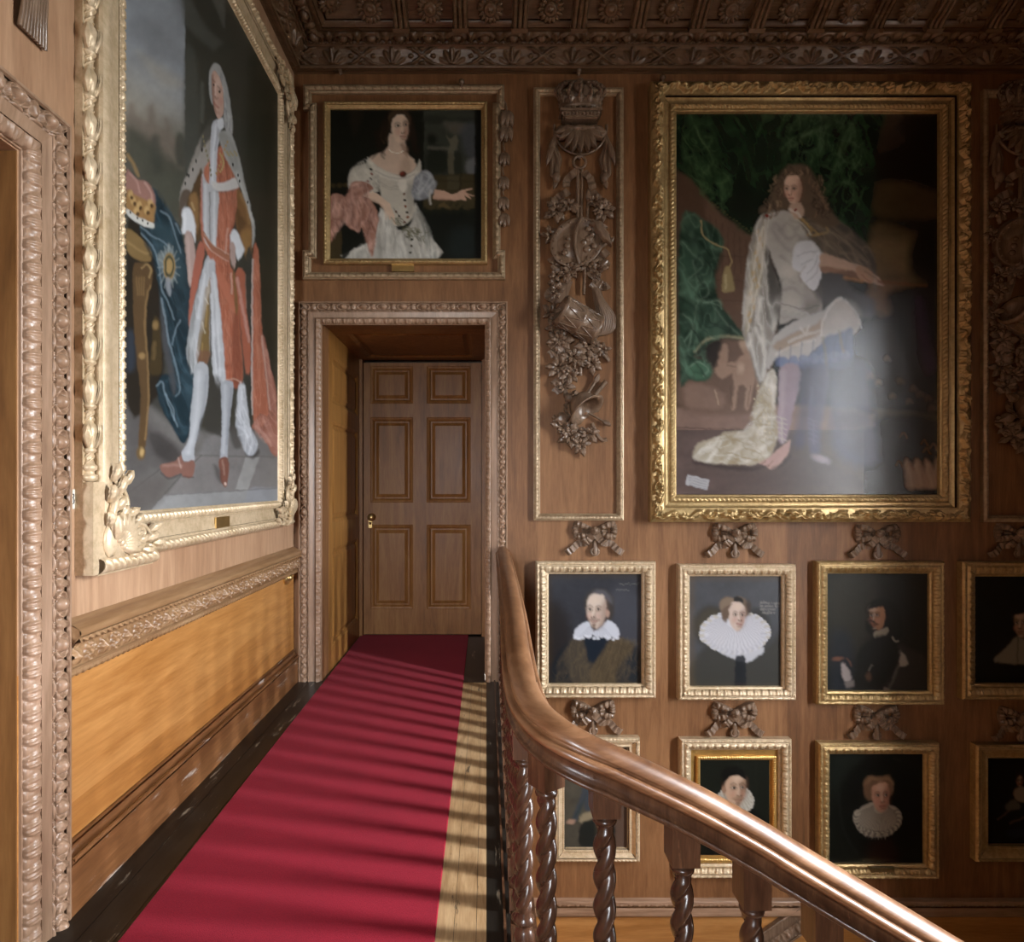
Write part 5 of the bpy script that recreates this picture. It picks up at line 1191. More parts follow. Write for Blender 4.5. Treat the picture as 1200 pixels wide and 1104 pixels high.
def por_collar(c):
    c.bg('33343a'); c.noise(16,.4,2); c.P_('640 712 665 720 672 800 640 806','282220',9,.8); c.P_('716 690 752 700 752 760 722 745','45464e',9,.7)
    c.P_('645 806 652 770 670 750 690 745 716 748 740 754 752 770 752 806','1b222a',4,1)
    c.P_('668 752 684 746 690 806 674 806 664 775','4b4236',3,.9); c.P_('716 748 738 752 742 762 726 780 716 806 692 806 694 776','52442f',4,.95)
    for k in range(9): c.S([712+k*3,750+k*.8,694+k*4,800],'2e2518',.8,.9,.6); c.S([668+k*2.4,752,676+k*1.6,800],'2e2820',.8,.9,.5)
    c.T('668 752 690 746 752 752 745 806 650 806','6b5a40',5,3.5,.5,1.9,3,3,3)
    c.P_('684 746 698 742 714 746 704 765 694 778 688 765','16202c',3,1)
    c.P_('684 712 688 696 700 690 714 694 720 706 719 722 712 730 708 712 706 702 694 700 688 712','3b3632',2.4,1); c.P_('690 700 700 691 714 696 718 708 708 702 698 698','5d5a60',3,.8)
    c.P_('673 742 676 735 688 728 694 738 702 738 712 727 724 735 726 742 722 748 716 746 711 750 706 745 700 748 695 744 690 748 684 746 679 750 672 748','c9cbd4',1.4,1)
    for k in range(12): c.S([680+k*3.4,746,690+k*1.6,735],'9a9cac',.7,.8,.6); c.E(674+k*4.5,747+2*math.sin(k*1.4),2,1.6,'dcdde4',.6,0,.8)
    face(c,699,716.5,12.4,20.5,-.2,.02,'d0bbaa','83604f','a8665c','2a211c',-1,'5a4030')
    c.E(712,719,2.4,4.4,'b08c7a',.5)
    for k in range(6): c.S([726+k*4,684+(k%2),729+k*4,684-(k%3)*.6],'8a857c',.7,.6,.6); c.S([722+k*2.6,692,724+k*2.6,691+(k%2)],'8a857c',.7,.6,.6)
    frame_edge(c,643,674,752,803)
def por_ruff(c):
    c.bg('4d4e52'); c.noise(18,.22,6); c.G(810,770,810,806,'3f3d38',0,.9)
    c.P_('812 806 816 768 840 755 870 770 900 755 916 745 918 806','3c3b36',6,.95)
    c.E(834,734,21,24,'3a352c',.25,0,.95); c.E(885,738,19,24,'33332f',.25,0,.9); c.E(834,734,18,21,'57503f',.25,0,.4)
    c.P_('838 758 866 775 880 775 896 758','c0c0c6',1.6,1)
    ruff(c,861.5,741,40,24,862,728,15,46,'cdccd2','8d8c98')
    for k in range(34):
        t=pi*(k/33); c.E(861.5+33*math.cos(t),744+20*math.sin(t),3,2.6,'dcdbe0' if k%2 else 'a2a1ae',.7,0,.7)
    c.P_('845 716 844 706 850 700 860 701 868 699 876 706 877 718 872 724 850 726 846 722','6f5c4a',1.8,1); c.P_('844 712 846 703 856 700 862 704 862 710 852 716','8a7560',2.4,.7)
    c.P_('860 700 868 700 871 706 866 713 862 709','20201f',1.2,.95); c.E(877,712,3,8,'4a3e36',.6)
    face(c,863.5,722,10.4,16.6,.22,.0,'cdb5a6','8d6c5e','a85f58','2a211c',-1)
    c.P_('846 722 849 712 858 708 854 714 853 726 850 730','6a5545',1.6,.9); c.P_('862 772 868 768 873 772 873 806 862 806','1c1f24',1.6,.95)
    rg=random.Random(8)
    for r_ in range(4):
        x=891+(2 if r_==3 else 0)
        while x<(914 if r_<2 else 908): 
            hgt=rg.choice((1.6,2.6,1.6,1.8)); c.S([x,707.5+r_*3.9,x+.5,707.5+r_*3.9-hgt],'97918a',.75,.6,.75); c.S([x,707.5+r_*3.9,x+1.2,706.6+r_*3.9],'8a857e',.6,.6,.6); x+=rg.choice((1.5,1.8,1.5,3))
    frame_edge(c,811,677,919,806,'6a5436',3,.6)
def por_armour(c):
    c.bg('1c1a12'); c.P_('974 680 1025 675 1020 740 1000 770 974 780','2e2b20',12,.9); c.P_('974 745 990 740 1000 760 998 812 974 812','20252c',9,.8)
    c.P_('1015 712 1024 704 1038 702 1052 712 1058 740 1050 752 1040 742 1026 744 1018 722','14100a',3,1)
    face(c,1028.5,722.5,9.6,15.5,-.40,-.06,'9a6a48','50321f','7a3c2c','120c07',1)
    c.P_('1018 714 1022 705 1034 704 1042 712 1042 730 1038 722 1036 712 1026 712','120e08',1.5,1); c.S('1018 728 1023 728 1028 731','1a0f08',2.6,1.2,.95); c.P_('1015 728 1020 732 1022 742 1016 740','16100a',2,.9)
    c.P_('1024 742 1030 738 1040 735 1040 742 1030 750 1026 750','8c8370',1.3,1); c.P_('1008 760 1024 748 1042 744 1058 758 1056 785 1040 812 1000 812 1004 780','17140e',3,1)
    c.P_('1052 756 1066 760 1084 772 1090 812 1036 812 1048 790 1056 772','2e2922',4,.95)
    c.S('1055 764 1056 776 1052 782 1046 798 1040 812','6e645a',2.4,1.8,.85,1.6); c.P_('1056 766 1060 768 1064 778 1054 780','9c8f80',1.8,.9); c.S('1046 747 1049 751 1053 751','b0a48c',1.6,1,.9)
    c.P_('985 780 990 778 998 794 990 798','a89c98',1.8,1); c.P_('990 800 1000 797 1000 804 992 806','8a807a',2,.8); c.E(982,772,6,2.6,'7a4f3c',.6,-.2); c.S('992 772 996 776 998 780','7a4f3c',2,1,.9)
    c.E(1018,793,3.4,5,'5a3f28',.6); c.S('1018 786 1022 780','8a8474',1.2,1,.8); c.P_('1036 806 1042 808 1042 812 1036 812','8a7868',1.2,.9)
    c.noise(8,.1,3)
def por_nun(c):
    c.bg('0e0e07'); c.P_('1166 776 1178 760 1190 747 1200 744 1216 752 1232 777','77705f',1.6,1); c.S('1193 746 1192 776','2a261e',1.4,1,.9)
    c.P_('1186 722 1188 716 1200 714 1212 716 1214 724 1210 744 1196 748','3a2c1e',2,.9); face(c,1198,731,10,16,-.2,0,'8c6f55','4c3423','7a4030','140d08',-1)
    c.P_('1186 722 1188 714 1200 711 1214 716 1215 726 1208 719 1196 719','0f0c07',1.4,1)
def por_full(c):
    c.bg('4c473c'); c.noise(14,.3,4); c.P_('700 880 740 880 740 998 706 998','3f3a33',8,.8); c.P_('720 950 740 940 740 998 718 998','5e4638',6,.8)
    c.P_('684 920 690 900 704 895 718 902 728 925 726 948 716 950 712 935 702 950 686 950 684 940 676 962 670 960 678 940','3b4148',2,1)
    c.P_('672 958 680 952 684 938 690 925','2d3a3a',2,.8); c.E(669,963,5,3,'a0806a',.5,-.3); c.P_('682 955 700 950 720 955 718 964 682 966','8a7c60',2,1)
    c.P_('682 964 718 964 716 998 682 998','20221f',2,1); c.S('700 966 698 998','4a4230',3,2,.7)
    c.E(701.5,889,8,10.5,'2c2118',.3); c.P_('692 902 702 897 713 902 711 908 694 908','b9b1a0',1.4,.95); face(c,701.5,891,5.4,8.6,.12,0,'b89478','7a543e')
def por_skullcap(c):
    c.bg('14160f'); c.P_('812 884 912 884 912 1012 812 1012','181b13',9,.8,False); c.S('886 890 887 1000','22251c',1.2,1.2,.7); c.S('872 890 872 905','22251c',1,1,.6)
    c.P_('826 1012 834 970 848 950 862 944 880 946 898 965 906 1012','12130e',4,1)
    ruff(c,862,938,20,15,861,928,12,26,'b9b1a2','7d7568')
    c.P_('846 915 847 905 856 900 868 903 873 912 873 928 866 926 848 928','2a1e14',1.8,1)
    face(c,861.5,925,12.6,21.5,.28,.04,'c4a083','75503a','8f5040','20160e',-1,'7d6248')
    c.P_('847 916 845 906 852 900 862 898 871 903 874 914 866 909 856 910 849 916','0f0f0b',1.3,1); c.E(848.5,926,2.6,5,'9c765c',.5); c.P_('848 928 852 938 858 944 852 940','6e5540',2,.7)
def por_pleated(c):
    c.bg('12140e'); c.E(1032,950,52,62,'0d0e09',.1); c.P_('976 886 1010 886 990 910 978 930','1a2019',7,.8); c.S('982 930 988 970 1004 1000','232722',2,2,.7); c.S('1046 889 1054 891','2a2e28',2,1.4,.7)
    c.P_('1020 990 1046 985 1052 1018 1020 1018','26130a',7,.8)
    c.E(1029,957,26,17,'9a8f7e',.08)
    for k in range(34):
        t=-.35+k/33*(pi+.7); ct,st=math.cos(t),math.sin(t)
        c.E(1028+25*ct,959+19*st,3.4,3.6,'a89d8a' if k%2 else '6e655a',.35); c.S([1032+9*ct,947+8*st,1028+25*ct,959+18*st],'5c5448',.5,.7,.75,1.2)
    for k in range(20):
        t=.1+k/19*(pi-.2); ct,st=math.cos(t),math.sin(t); c.P_([1028+24*ct-2,960+17*st,1028+24*ct+2,960+17*st,1028+26*ct,960+22*st+2],'958a78' if k%2 else '5a5248',1,.85)
    c.P_('1012 925 1013 914 1020 909 1032 910 1042 909 1047 918 1046 930 1040 934 1018 938','6e5138',2,1); c.P_('1014 920 1020 911 1032 912 1042 911 1045 920 1036 914 1022 916','8a6a4c',2.4,.7)
    face(c,1032,934,11,18.4,.1,-.04,'b5846a','6a402c','984a3c','170e08',-1)
    c.P_('1019 924 1022 914 1032 916 1042 914 1045 924 1040 918 1030 918 1022 922','6a4c34',1.3,.9)
def por_dark(c):
    c.bg('0d0e08'); face(c,1195,915,4.6,7,.1,0,'6e5140','3a2618'); c.P_('1189 912 1190 906 1196 905 1201 909 1201 915 1196 909','1c120a',1,.9)
    c.P_('1190 925 1198 922 1204 928 1202 940 1192 938 1188 932','7a6a58',1.6,1); c.P_('1180 942 1188 936 1196 946 1186 950 1178 948','5a564c',2,.8); c.S('1182 950 1174 957 1170 960','6e5544',1.8,1,.9); c.S('1200 958 1190 962 1184 965','6e5544',1.8,1,.9); c.P_('1180 974 1200 972 1206 980 1186 982','1c2634',3,.9)
def big_left(c):
    c.bg('41403a')
    c.G(180,-40,170,120,'8d9299',1,1,(140,219,-200,140)); c.G(200,70,150,140,'9c9078',0,.85,(140,219,20,190)); c.G(180,120,180,190,'565447',0,1,(140,226,110,330))
    c.P_('148 30 175 20 215 60 205 75 170 60','7a7c80',9,.7); c.P_('150 -60 190 -20 215 20 215 -60','767a80',9,.7); c.P_('160 60 200 85 217 100 190 100','a59c8c',8,.6)
    c.P_('149 128 157 122 160 134 172 142 173 128 178 122 182 130 184 146 192 150 193 138 199 144 203 158 212 162 217 176 217 200 149 195','7a6a5c',5,.75)
    c.P_('149 150 170 160 190 180 215 200 225 260 200 250 180 220 160 200 149 190','4c4d3f',8,.9); c.P_('206 160 213 156 219 170 218 195 206 190','41443a',4,.8); c.P_('176 165 186 160 190 200 180 200','41443a',5,.7); c.S('195 168 206 190','7d7562',2,2,.6); c.noise(18,.2,7,1,(140,226,-200,300))
    c.P_('217 -200 345 -200 345 640 236 640 217 300','3f3e34',1.4,1,False); c.P_('217 60 232 80 232 200 217 210','4d4e46',4,.8); c.S('237 98 237 142','6e6f66',3,2,.7)
    c.P_('208 -30 240 30 262 50 250 60 228 40 216 28','55564e',4,.8,False); c.P_('236 -30 264 -10 264 32 262 32','605f56',2,.8,False); c.P_('292 60 345 60 345 480 296 480','2b2d20',9,.9); c.P_('310 100 345 100 345 480 310 480','202216',9,.7); c.noise(25,.12,5,1,(217,345,-200,640))
    # floor
    c.P_('149 470 200 495 240 505 345 515 345 650 140 650','6a6662',6,1); c.P_('149 470 175 490 200 520 205 545 180 550 149 560','55504e',8,.8); c.P_('175 505 205 520 213 540 205 545 180 530','3c3836',5,.8)
    c.P_('262 505 345 515 345 536 232 534 240 515','757270',3,.9,False); c.P_('229 535 345 536 345 572 196 580 200 575','787370',2,1,False); c.P_('192 580 345 571 345 600 174 600','8c8b8a',2,.95,False); c.P_('288 536 304 536 290 575 276 573','969490',1.4,.9,False); c.P_('290 575 296 571 345 572 345 590 286 590','898b92',2,.7,False)
    c.S('150 578 190 548','3a3634',1,.9,.8); c.S('174 600 208 562 236 534','3f3b38',1,.9,.8); c.S('196 580 345 571','4a4643',.9,.9,.7); c.S('232 534 345 536','504c48',.9,.9,.6); c.P_('150 565 195 560 185 590 150 600','5c5450',8,.7); c.noise(16,.18,11,1,(140,345,480,640))
    # table with crown on cushion
    c.P_('149 262 165 262 185 300 190 360 192 440 180 470 149 475','2b251c',3,1); c.P_('149 390 158 392 158 430 149 432','333f4e',5,.7)
    c.P_('149 268 166 280 177 293 177 306 164 306 149 294','86662a',1.6,1); c.S('150 284 168 296 176 296','b08c44',1.6,1.2,.8)
    c.P_('156 312 165 308 178 312 178 332 172 350 170.5 385 173 420 174.5 464 171 522 162 522 165 464 161 430 157 384 156 345','5f4420',1.6,1); c.S('176 335 171.5 352 170 385 173 424 174 470 170 515','a27a3a',1.8,1.2,.85); c.S('166 314 172 310 177 316 175 325','c09a50',1.6,1.2,.8)
    for k in range(4): c.S([160+k*3,325,161+k*2.4,346],'9a7434',1.2,1,.7)
    c.E(166,417,4,4,'9a7638',.5); c.E(165,531,5.5,8,'6e5224',.3); c.E(166,530,2.4,4.6,'c29a4c',.7)
    c.P_('180 374 185 372 188 382 190 425 188 438 178 440 175 430 178 400','453619',1.6,1); c.E(182,381,3.4,5,'8a6a30',.6); c.S('181 402 180 420','8a6a30',3,2,.7)
    # blue mantle
    c.P_('179 220 190 236 204 256 213 272 218 300 224 330 224 360 221 400 220 425 229 440 226 470 224 500 218 518 212 518 206 508 197 492 188 475 184 452 190 440 203 436 196 410 190 380 188 350 184 322 176 290 164 268 178 264 182 244','16303a',1.8,1)
    c.T('179 220 204 256 218 300 224 360 221 400 229 440 224 500 206 508 184 452 203 436 190 380 184 322 164 268','3f6170',11,3,.65,1.2,4,2,3); c.T('179 220 204 256 218 300 224 360 221 400 229 440 224 500 206 508 184 452 203 436 190 380 184 322 164 268','08161c',12,2.6,.6,1.3,4,2,8)
    c.P_('178 262 196 262 205 280 214 300 216 340 205 330 196 310 186 288','2c4a54',6,.7); c.P_('188 350 194 372 200 412 206 448 203 462 196 430 190 400','4a4c50',3,.8)
    for p,w in (('189 248 198 254 204 272 212 296',1.8),('166 274 178 288 186 310 190 340 196 352 204 374',1.6),('165 266 178 276 192 284 200 292',1.4),('189 350 193 370 198 400 204 420 210 448 210 460 206 464',2.2),('211 376 205 388 202 404',1.4),('184 452 190 448 196 470 208 500',1.5),('194 462 203 480 204 492',1.2),('206 262 212 274',1.4)): c.S(p,'8fa9b8',w*.7,1.3,.75,.5)
    c.P_('184 300 194 294 198 285 204 300 206 322 200 332 192 322','8e9a98',3,.6)
    for k in range(16): t=k/16*tau; c.S([198,313,198+13*math.cos(t),313+26*math.sin(t)],'a9b2ae',1,1,.55)
    c.E(198.5,312,7,16,'96742e',.15); c.E(198.5,312,5.4,13,'3e4434',.15); c.E(198.5,312,3.8,9,'a8853c',.3); c.P_('195 326 200 328 200 348 195 340','8e9298',1.6,.8)
    c.P_('149 198 156 206 162 211 172 213 180 224 182 240 178 246 166 236 149 228','a06c5c',1.8,1); c.S('152 203 160 212 164 226','d09c8a',1.6,1.2,.7); c.S('170 214 177 226 178 236','d8a898',1.6,1.2,.7)
    c.P_('149 222 158 228 170 234 182 240 181 252 178 263 164 257 149 248','a2732a',1.8,1)
    for x,y in ((156,235),(163,240),(172,246),(176,238),(160,247),(153,228)): c.E(x,y,3,4.6,'c79a48',.5); c.E(x+1.6,y+3.5,2,2.4,'5a3a14',.6)
    c.S('150 182 156 192 162 206','b08436',4,1.6,.9,2.4)
    c.P_('149 245 164 255 178 261 181 263 179 268 164 263 149 252','c9c6bc',1.2,1); 
    for x,y in ((152.5,249),(161,255),(167,258.5),(173,262)): c.E(x,y,1,1.5,'1c1a18',.4)
    # robe of state: back shapes
    c.P_('216 218 222 226 236 196 248 168 252 150 246 148 236 160 224 190','8e867c',2,1); c.P_('236 160 246 140 252 140 254 150 244 165 236 176','4c4a42',3,.9)
    c.P_('240 172 250 165 252 190 236 205 224 226 214.5 246 211 240 214 216','9d958c',1.8,1); c.P_('212 226 218 222 224 228 214.5 247 211.5 262 210 245','5c4a3a',1.6,.95)
    for x,y in ((219,205),(230,189),(226,199),(221,206),(237,176),(217,215)): c.E(x,y,1,2.2,'2c2824',.4)
    c.P_('235 198 237 206 236 240 236 276 230 282 224 262 219 240 224 224','5a401e',1.8,1); c.P_('222 232 230 226 233 250 231 274 226 258','9a6c2a',2.6,.85); c.S('225 238 228 246','d8b470',1.4,1.2,.7)
    # red robe front
    c.P_('252 178 263 172 276 208 280 224 278 246 272 272 268.5 300 270 312 278 330 282 400 283.5 449 264 447 258 400 246 330 244 300 236 276 236 210','b5592f',1.6,1)
    c.T('252 178 263 172 276 208 280 224 272 272 268.5 300 282 400 283.5 449 264 447 258 400 246 330 244 300 236 276 236 210','d98a62',4,4,.6,1.5,6,2,3); c.T('252 178 263 172 276 208 280 224 272 272 268.5 300 282 400 283.5 449 264 447 258 400 246 330','7a351b',4,4,.55,1.5,6,2,7)
    c.P_('250 142 259.5 141 258 160 254.5 180 253 232 246 232 246 190 247 158','b9bac2',1.4,1); c.S('253 146 250 180 249 228','e2e3e8',2,1.4,.8); c.S('256 150 252 176','8a8b96',1,1,.7)
    c.P_('236.5 204 243 214 256 222 255 252 253.5 282 254 294 246 291 239 280 237 250','b3b3b6',1.5,1); c.S('245.6 226 246 286','6a6058',1.6,1,.85); c.S('241 216 241 276','d8d8dc',2,1.4,.8); c.S('251 226 251 288','e0e0e4',2.4,1.4,.8); c.S('237 208 237.4 276','b0503a',1.4,1,.8)
    c.P_('248 212 254 214 264 213 275 208 280 219 270 223 256 224 249 220','c9c5c0',1.5,1); c.S('254 225 266 225 278 222','7a6a60',1.4,1.2,.6)
    c.P_('278 222 286 230 291 241 295.6 261 296.5 282 290.6 308 286 292 279 272 276 258 278 244','86581d',1.6,1); c.S('282 228 289 244 292 262','b58738',2,1.6,.7); c.P_('277 244 284 254 288 262 279 272','5a3c14',2.6,.7); c.P_('282 276 294 268 294 292 290 304','a4741f',3,.7)
    c.P_('263 153 272 158 279 180 287 214 294 245 299 268 296 290 294.5 264 288 236 277 210 264 184 259 168 256 158','aaa9a4',1.6,1); c.S('268 164 276 196 286 228 296 262','cfcfcb',2,1.4,.7); c.P_('256 158 264 155 274 170 280 196 274 200 264 178','8e8d86',3,.7)
    for x,y in ((273,193),(279,205),(281,212),(290,237)): c.E(x,y,1,2,'33312c',.4)
    for k in range(9): c.E(262-(k-4)**2*.25+k*.0,180+k*2.6,1.2,1.4,'b59a4e',.6); c.E(238+k*1.2,160+k*5.6,1.1,1.8,'857a4e',.6); c.E(254+k*1.6,203-k*4.6,1.1,1.5,'b08c44',.6); c.E(266+k*1.4,178+(k%3)*2,1.,1.4,'a5935c',.6)
    c.P_('237.5 277 240 280 248 294 262 303 268.5 305 268.5 297 262 294 248 285 238 270','a5603c',1.2,1); c.S('240 284 250 296 267 306','d8b49c',.9,.9,.7); c.S('239 274 250 287 268 298','d8b49c',.9,.9,.6)
    for p in ('270 232 268 270','262 230 262 280','268 262 262 290','275 240 272 262'): c.S(p,'d2764a',1.6,1.8,.6)
    c.S('267 268 264 296','e0b8a4',1.2,1.2,.7); c.S('272 232 275 250 272 270','7a3a1e',2,2,.6)
    # cuffs and hands
    c.P_('214 246 221 243 226 250 229 264 228.5 284 224 272 214 274 213.5 260','d3d5da',1.8,1); c.S('217 250 216 268','f0f0f2',2,1.6,.6)
    c.P_('217 273 224 272 228.5 292 228 322 222 337 220 320 218 300','b5958a',1.6,1); c.S('220 278 222 310 222 330','d0b0a4',2,1.6,.7)
    c.P_('271 272 277 270 285 288 286 295 279 305 276 296 270 284','d3d5da',1.8,1); c.P_('270 284 275 286 276.5 300 274.6 315 271 308 269.4 298','b5958a',1.4,1); c.S('273 312 275 322','7a4a34',1.4,1,.8)
    # skirts
    c.P_('232 286 240 290 236 318 229 350 225 385 221.5 384 223 340','b0593c',1.5,1)
    c.P_('247 304 252 306 253 320 260 385 264.5 449 257 447 250 440 247.4 388 247 327 245 345 246 398 243 424 238 430 231 424 228.5 437 220.5 423 219 407 224 374 236 322 243 300','a9abb0',1.5,1)
    c.P_('219 407 224 374 232 340 228 400 227 436 220.5 423','6c706c',2.4,.85); c.P_('246.5 326 244 336 240.5 338 236 372 230.6 408 231 424 240 430 245 416 245.4 380','7a5f28',1.3,1); c.S('245 330 243 350 241 382','c39a44',1.4,1.4,.7); c.S('241 350 244 356','e0d8c4',1,1,.8); c.S('237 378 240 390','d8ccb0',1.2,1,.8); c.S('237 402 237 420','c09a3c',1,1,.7); c.P_('230.6 412 245 412 245 422 240 430 231 424','7a4f34',2,.8)
    for p in ('250 320 255 380 258 440','248 345 251 400 254 440','240 322 232 372'): c.S(p,'dedfe3',1.8,1.5,.8)
    c.S('252 395 256 430','84868e',1.8,1.6,.6)
    c.P_('273 377 277.6 350 281 400 283 448 273 449','8a3f1f',2.2,.75); c.P_('253.5 320 262 322 276 361 274 366 262 345','c0653c',1.2,.9); c.S('271 320 272 344','e4c4b0',1.4,1.2,.7); c.P_('273 320 276 322 279 360 276 366','7a5a1e',1.4,.8); c.S('264.5 445 274 444 283 448','d8b49a',1,.9,.8)
    c.P_('276.5 320 287 320 288.5 358 294 401 294 436 288 438 282 382','b05732',1.5,1); c.S('278 326 284 360 292 400','dcaea0',2.2,1.6,.75); c.S('288 322 289 360','d8a890',1,1,.7)
    c.P_('288 300 296 306 296 486 290 470 287.5 440 294 436 294 400 289 358','393a33',2,.95)
    c.P_('296.5 296 300 284 303 300 305 340 306.5 380 311 440 315 486 305 485 297 492 295 420 295.6 340','b2582f',1.5,1); c.S('296 304 295.4 380 295.6 486','cfd0cc',1.6,1,.9); c.S('303 330 304 380 303 430','84401f',2.2,2,.6); c.S('300 350 301 420','d27c50',1.6,1.6,.6)
    c.P_('306.5 392 311 400 317 430 323 455 325 490 325.5 531 320 533 314 522 308 513 300 505 295 501 299 493 306 485 315 486 311 440','a4583e',1.6,.97); c.S('307 394 312 440 316 480','e0c0b0',1.1,1,.8); c.S('312 410 318 450 322 470','cf8a70',2,1.6,.6); c.S('300 500 312 512 318 522','ddaa98',1.6,1.4,.7); c.S('305 508 316 490 324 478','6e3424',2.4,2,.6)
    c.P_('280 452 287 452 290 478 293 500 300 512 302 520 299 532 292 535 288 530 284 522 276.5 500 278 478','a3a6ad',1.5,1)
    for p in ('284 460 281 490 290 512','288 500 296 516 292 532','280 500 286 505'): c.S(p,'d6d8de',2,1.5,.8)
    c.S('283 470 284 498','70727a',1.6,1.4,.7); c.P_('288 532 296 535 303 526 304 532 296 538','2c2826',2,.7)
    c.P_('243 440 259 448 258 500 262 512 244 506 240 500 240 477','3c3a34',3,.9); c.P_('268 500 276 500 284 523 274 524','46433e',3,.8)
    c.T('296.5 296 303 300 306.5 380 315 486 297 492 295 420','d98a62',4,4,.6,1.5,6,2,4); c.T('306.5 392 317 430 325 490 325.5 531 314 522 295 501 306 485 315 486','cf9078',5,3.5,.6,1.,3,2,6); c.T('280 452 287 452 293 500 302 520 292 535 276.5 500','dfe1e6',8,2.6,.6,1.4,4,2,2); c.T('247 304 253 320 264.5 449 250 440 245 345 228.5 437 219 407 236 322','d9dade',8,2.6,.5,1.5,6,2,5)
    # stockings and shoes
    c.P_('229 427 243.5 429 243 465 240 478 233 502 228 526 227.5 541 215 540 213 531 221.5 515 223 485 226 460','a5a8ad',1.4,1); c.S('233 436 230 490 221 530','cfd1d6',4,3,.7); c.S('242 440 238 480 230 515','777a82',2,2,.7)
    c.P_('260.6 448 273 448 272 470 268 502 266 537 258.5 537 260 502 259 470','9fa2a9',1.4,1); c.S('264 452 263 500 262 530','c8cad0',2.6,2,.7); c.S('271 455 266 520','74777e',1.4,1.6,.7)
    c.P_('188 545 197 542.5 206 540 212 533 216 541 227.5 540 226 558.5 215 559 211.7 555 198 560 190 553','875848',1.3,1); c.S('192 546 204 545 212 546','b08674',2,1.6,.7); c.S('209 537 212 548','c0a090',1.4,1,.8); c.S('189 554 198 561 212 556','2a201c',1.4,1.2,.8); c.S('214 559 227 559','30241f',1.2,1,.7)
    c.P_('257 538 267 537 268 560 264 571 259 564 257 550','7d4a38',1.2,1); c.S('261 540 263 556','b8907c',1.4,1.2,.7); c.E(264,567,1.5,2,'c8a898',.6); c.P_('250 545 257 550 260 566 254 560','3a3431',3,.6)
    # head with long wig
    c.P_('250.6 74 257 77 262.5 88 267 104 270.5 125 273 152 270 158 264 152 262 138 262 118 258 95 251.5 83 248.5 90 248.5 108 249.5 122 247 118 245 100 245.4 84','a9a8a6',1.4,1)
    rg=random.Random(4)
    for k in range(50):
        t=rg.uniform(0,1); x=256+t*13+rg.uniform(-3,4); y=84+t*66; c.S([x,y,x+rg.uniform(-1,1.6),y+5],rg.choice(('d4d4d4','85858a','c2c1be','6f6f74')),1,.9,.6)
    c.P_('248.5 86 252 83 257 90 260 98 262 116 261.4 134 257 139 253.6 136 251 126 249 110','cfa08a',1.1,1)
    c.P_('248.5 90 250.6 88 251 108 252 124 254 134 251 126 249 110','8e5a44',1.4,.7); c.E(258.5,118,2.6,5,'c98672',.8,0,.6); c.E(256,97,2.6,5,'e6c4b2',.8,0,.5)
    c.S('249.2 93 251.6 96','5a3a2c',1,.8,.8); c.S('255 101 259 106','5a3a2c',1,.8,.8); c.E(250.4,99.5,1.,1.6,'241610',.5); c.E(257.4,108,1.3,1.6,'241610',.5); c.S('252.8 98 252 112','f0d2c0',1.1,1,.7); c.S('251.6 113 253.6 116 255 114.5','7a4230',1.2,.9,.85); c.S('250.8 119.5 253 123 256 126','a03a28',1.7,1,.95); c.S('253 130 257 133','a8705c',1.4,1.2,.6)
    c.P_('255 141 261 138 262 149 256 151','d2d4da',1.1,.95)
    c.noise(7,.06,13); c.noise(60,.08,21)

# ------------------------------------------------------------------ hang them
GA,GB,GL=1.,1.,1.
big_segs=[(0,0,0,.06,1,None,0,0),(0,.06,.010,.075,2,None,0,.004),(.010,.072,.088,.078,20,foliage(.16),.034,.008),(.090,.070,.098,.074,1,None,0,.002),(.100,.058,.130,.048,3,None,0,-.006),(.130,.048,.136,.056,1,None,0,0),(.136,.054,.172,.044,9,gadroon(.03,.8),.010,.004),(.173,.044,.184,.036,3,None,0,.003),(.184,.036,.186,.015,1,None,0,0)]
picture('framed_picture','largest gilt frame, with a full-length man in silver drapery before a dark green curtain',(762,96,1137,612),(794,128,1105,583),h=.08,paint=big_right,segs=big_segs,oil='oilvarnish',gain=GR,res=1.25,ds=.006,mat='gilt')
lady_segs=[(0,0,0,.04,1,None,0,0),(0,.04,.004,.044,1,None,0,0),(.004,.040,.022,.034,7,leafband(.028),.009,.004),(.022,.034,.040,.022,2,None,0,0),(.040,.022,.042,.010,1,None,0,0)]
picture('framed_picture','square gilt-framed portrait of a lady in a white gown, hung over the doorway',(379,119,571,309),(386,126,564,302),h=.045,paint=overdoor_lady,segs=lady_segs,gain=GO,res=1.2,ds=.004,mat='gilt',plate=None)
p=picture
grp='small gilt framed portraits on the staircase wall'
p('framed_portrait','small gilt-framed portrait of a man in a broad white lace collar',(628,658,768.4,818),(643,674,752,803),paint=por_collar,gain=GS,group=grp,mat='giltpale')
p('framed_portrait','small gilt-framed portrait of a lady in a huge white ruff against grey',(795,661.5,932.6,820.5),(811,677,919,806),paint=por_ruff,gain=GS,group=grp,mat='giltpale')
p('framed_portrait','small gilt-framed portrait of a dark-haired man in armour looking left',(957,658,1106.4,826),(973,674,1092,811),paint=por_armour,gain=GS*1.1,group=grp)
p('framed_portrait','small gilt-framed portrait of a lady in a pale cape collar, at the right edge',(1127.8,658.5,1262,820),(1146,675,1244,806),paint=por_nun,gain=GS*1.2,group=grp)
p('framed_portrait','small beaded gilt frame of a standing man, behind the handrail and twisted balusters',(649.6,864.5,749.8,1010),(662,879,735,994),kind=1,paint=por_full,gain=GS,group=grp,mat='giltpale')
p('framed_portrait','double gilt-framed portrait of a bearded man in a black skullcap, behind the handrail',(797,866.4,927.6,1029),(820.5,892,903,1003),paint=por_skullcap,gain=GS,group=grp,slip=(816,886,909,1010),mat='giltpale')
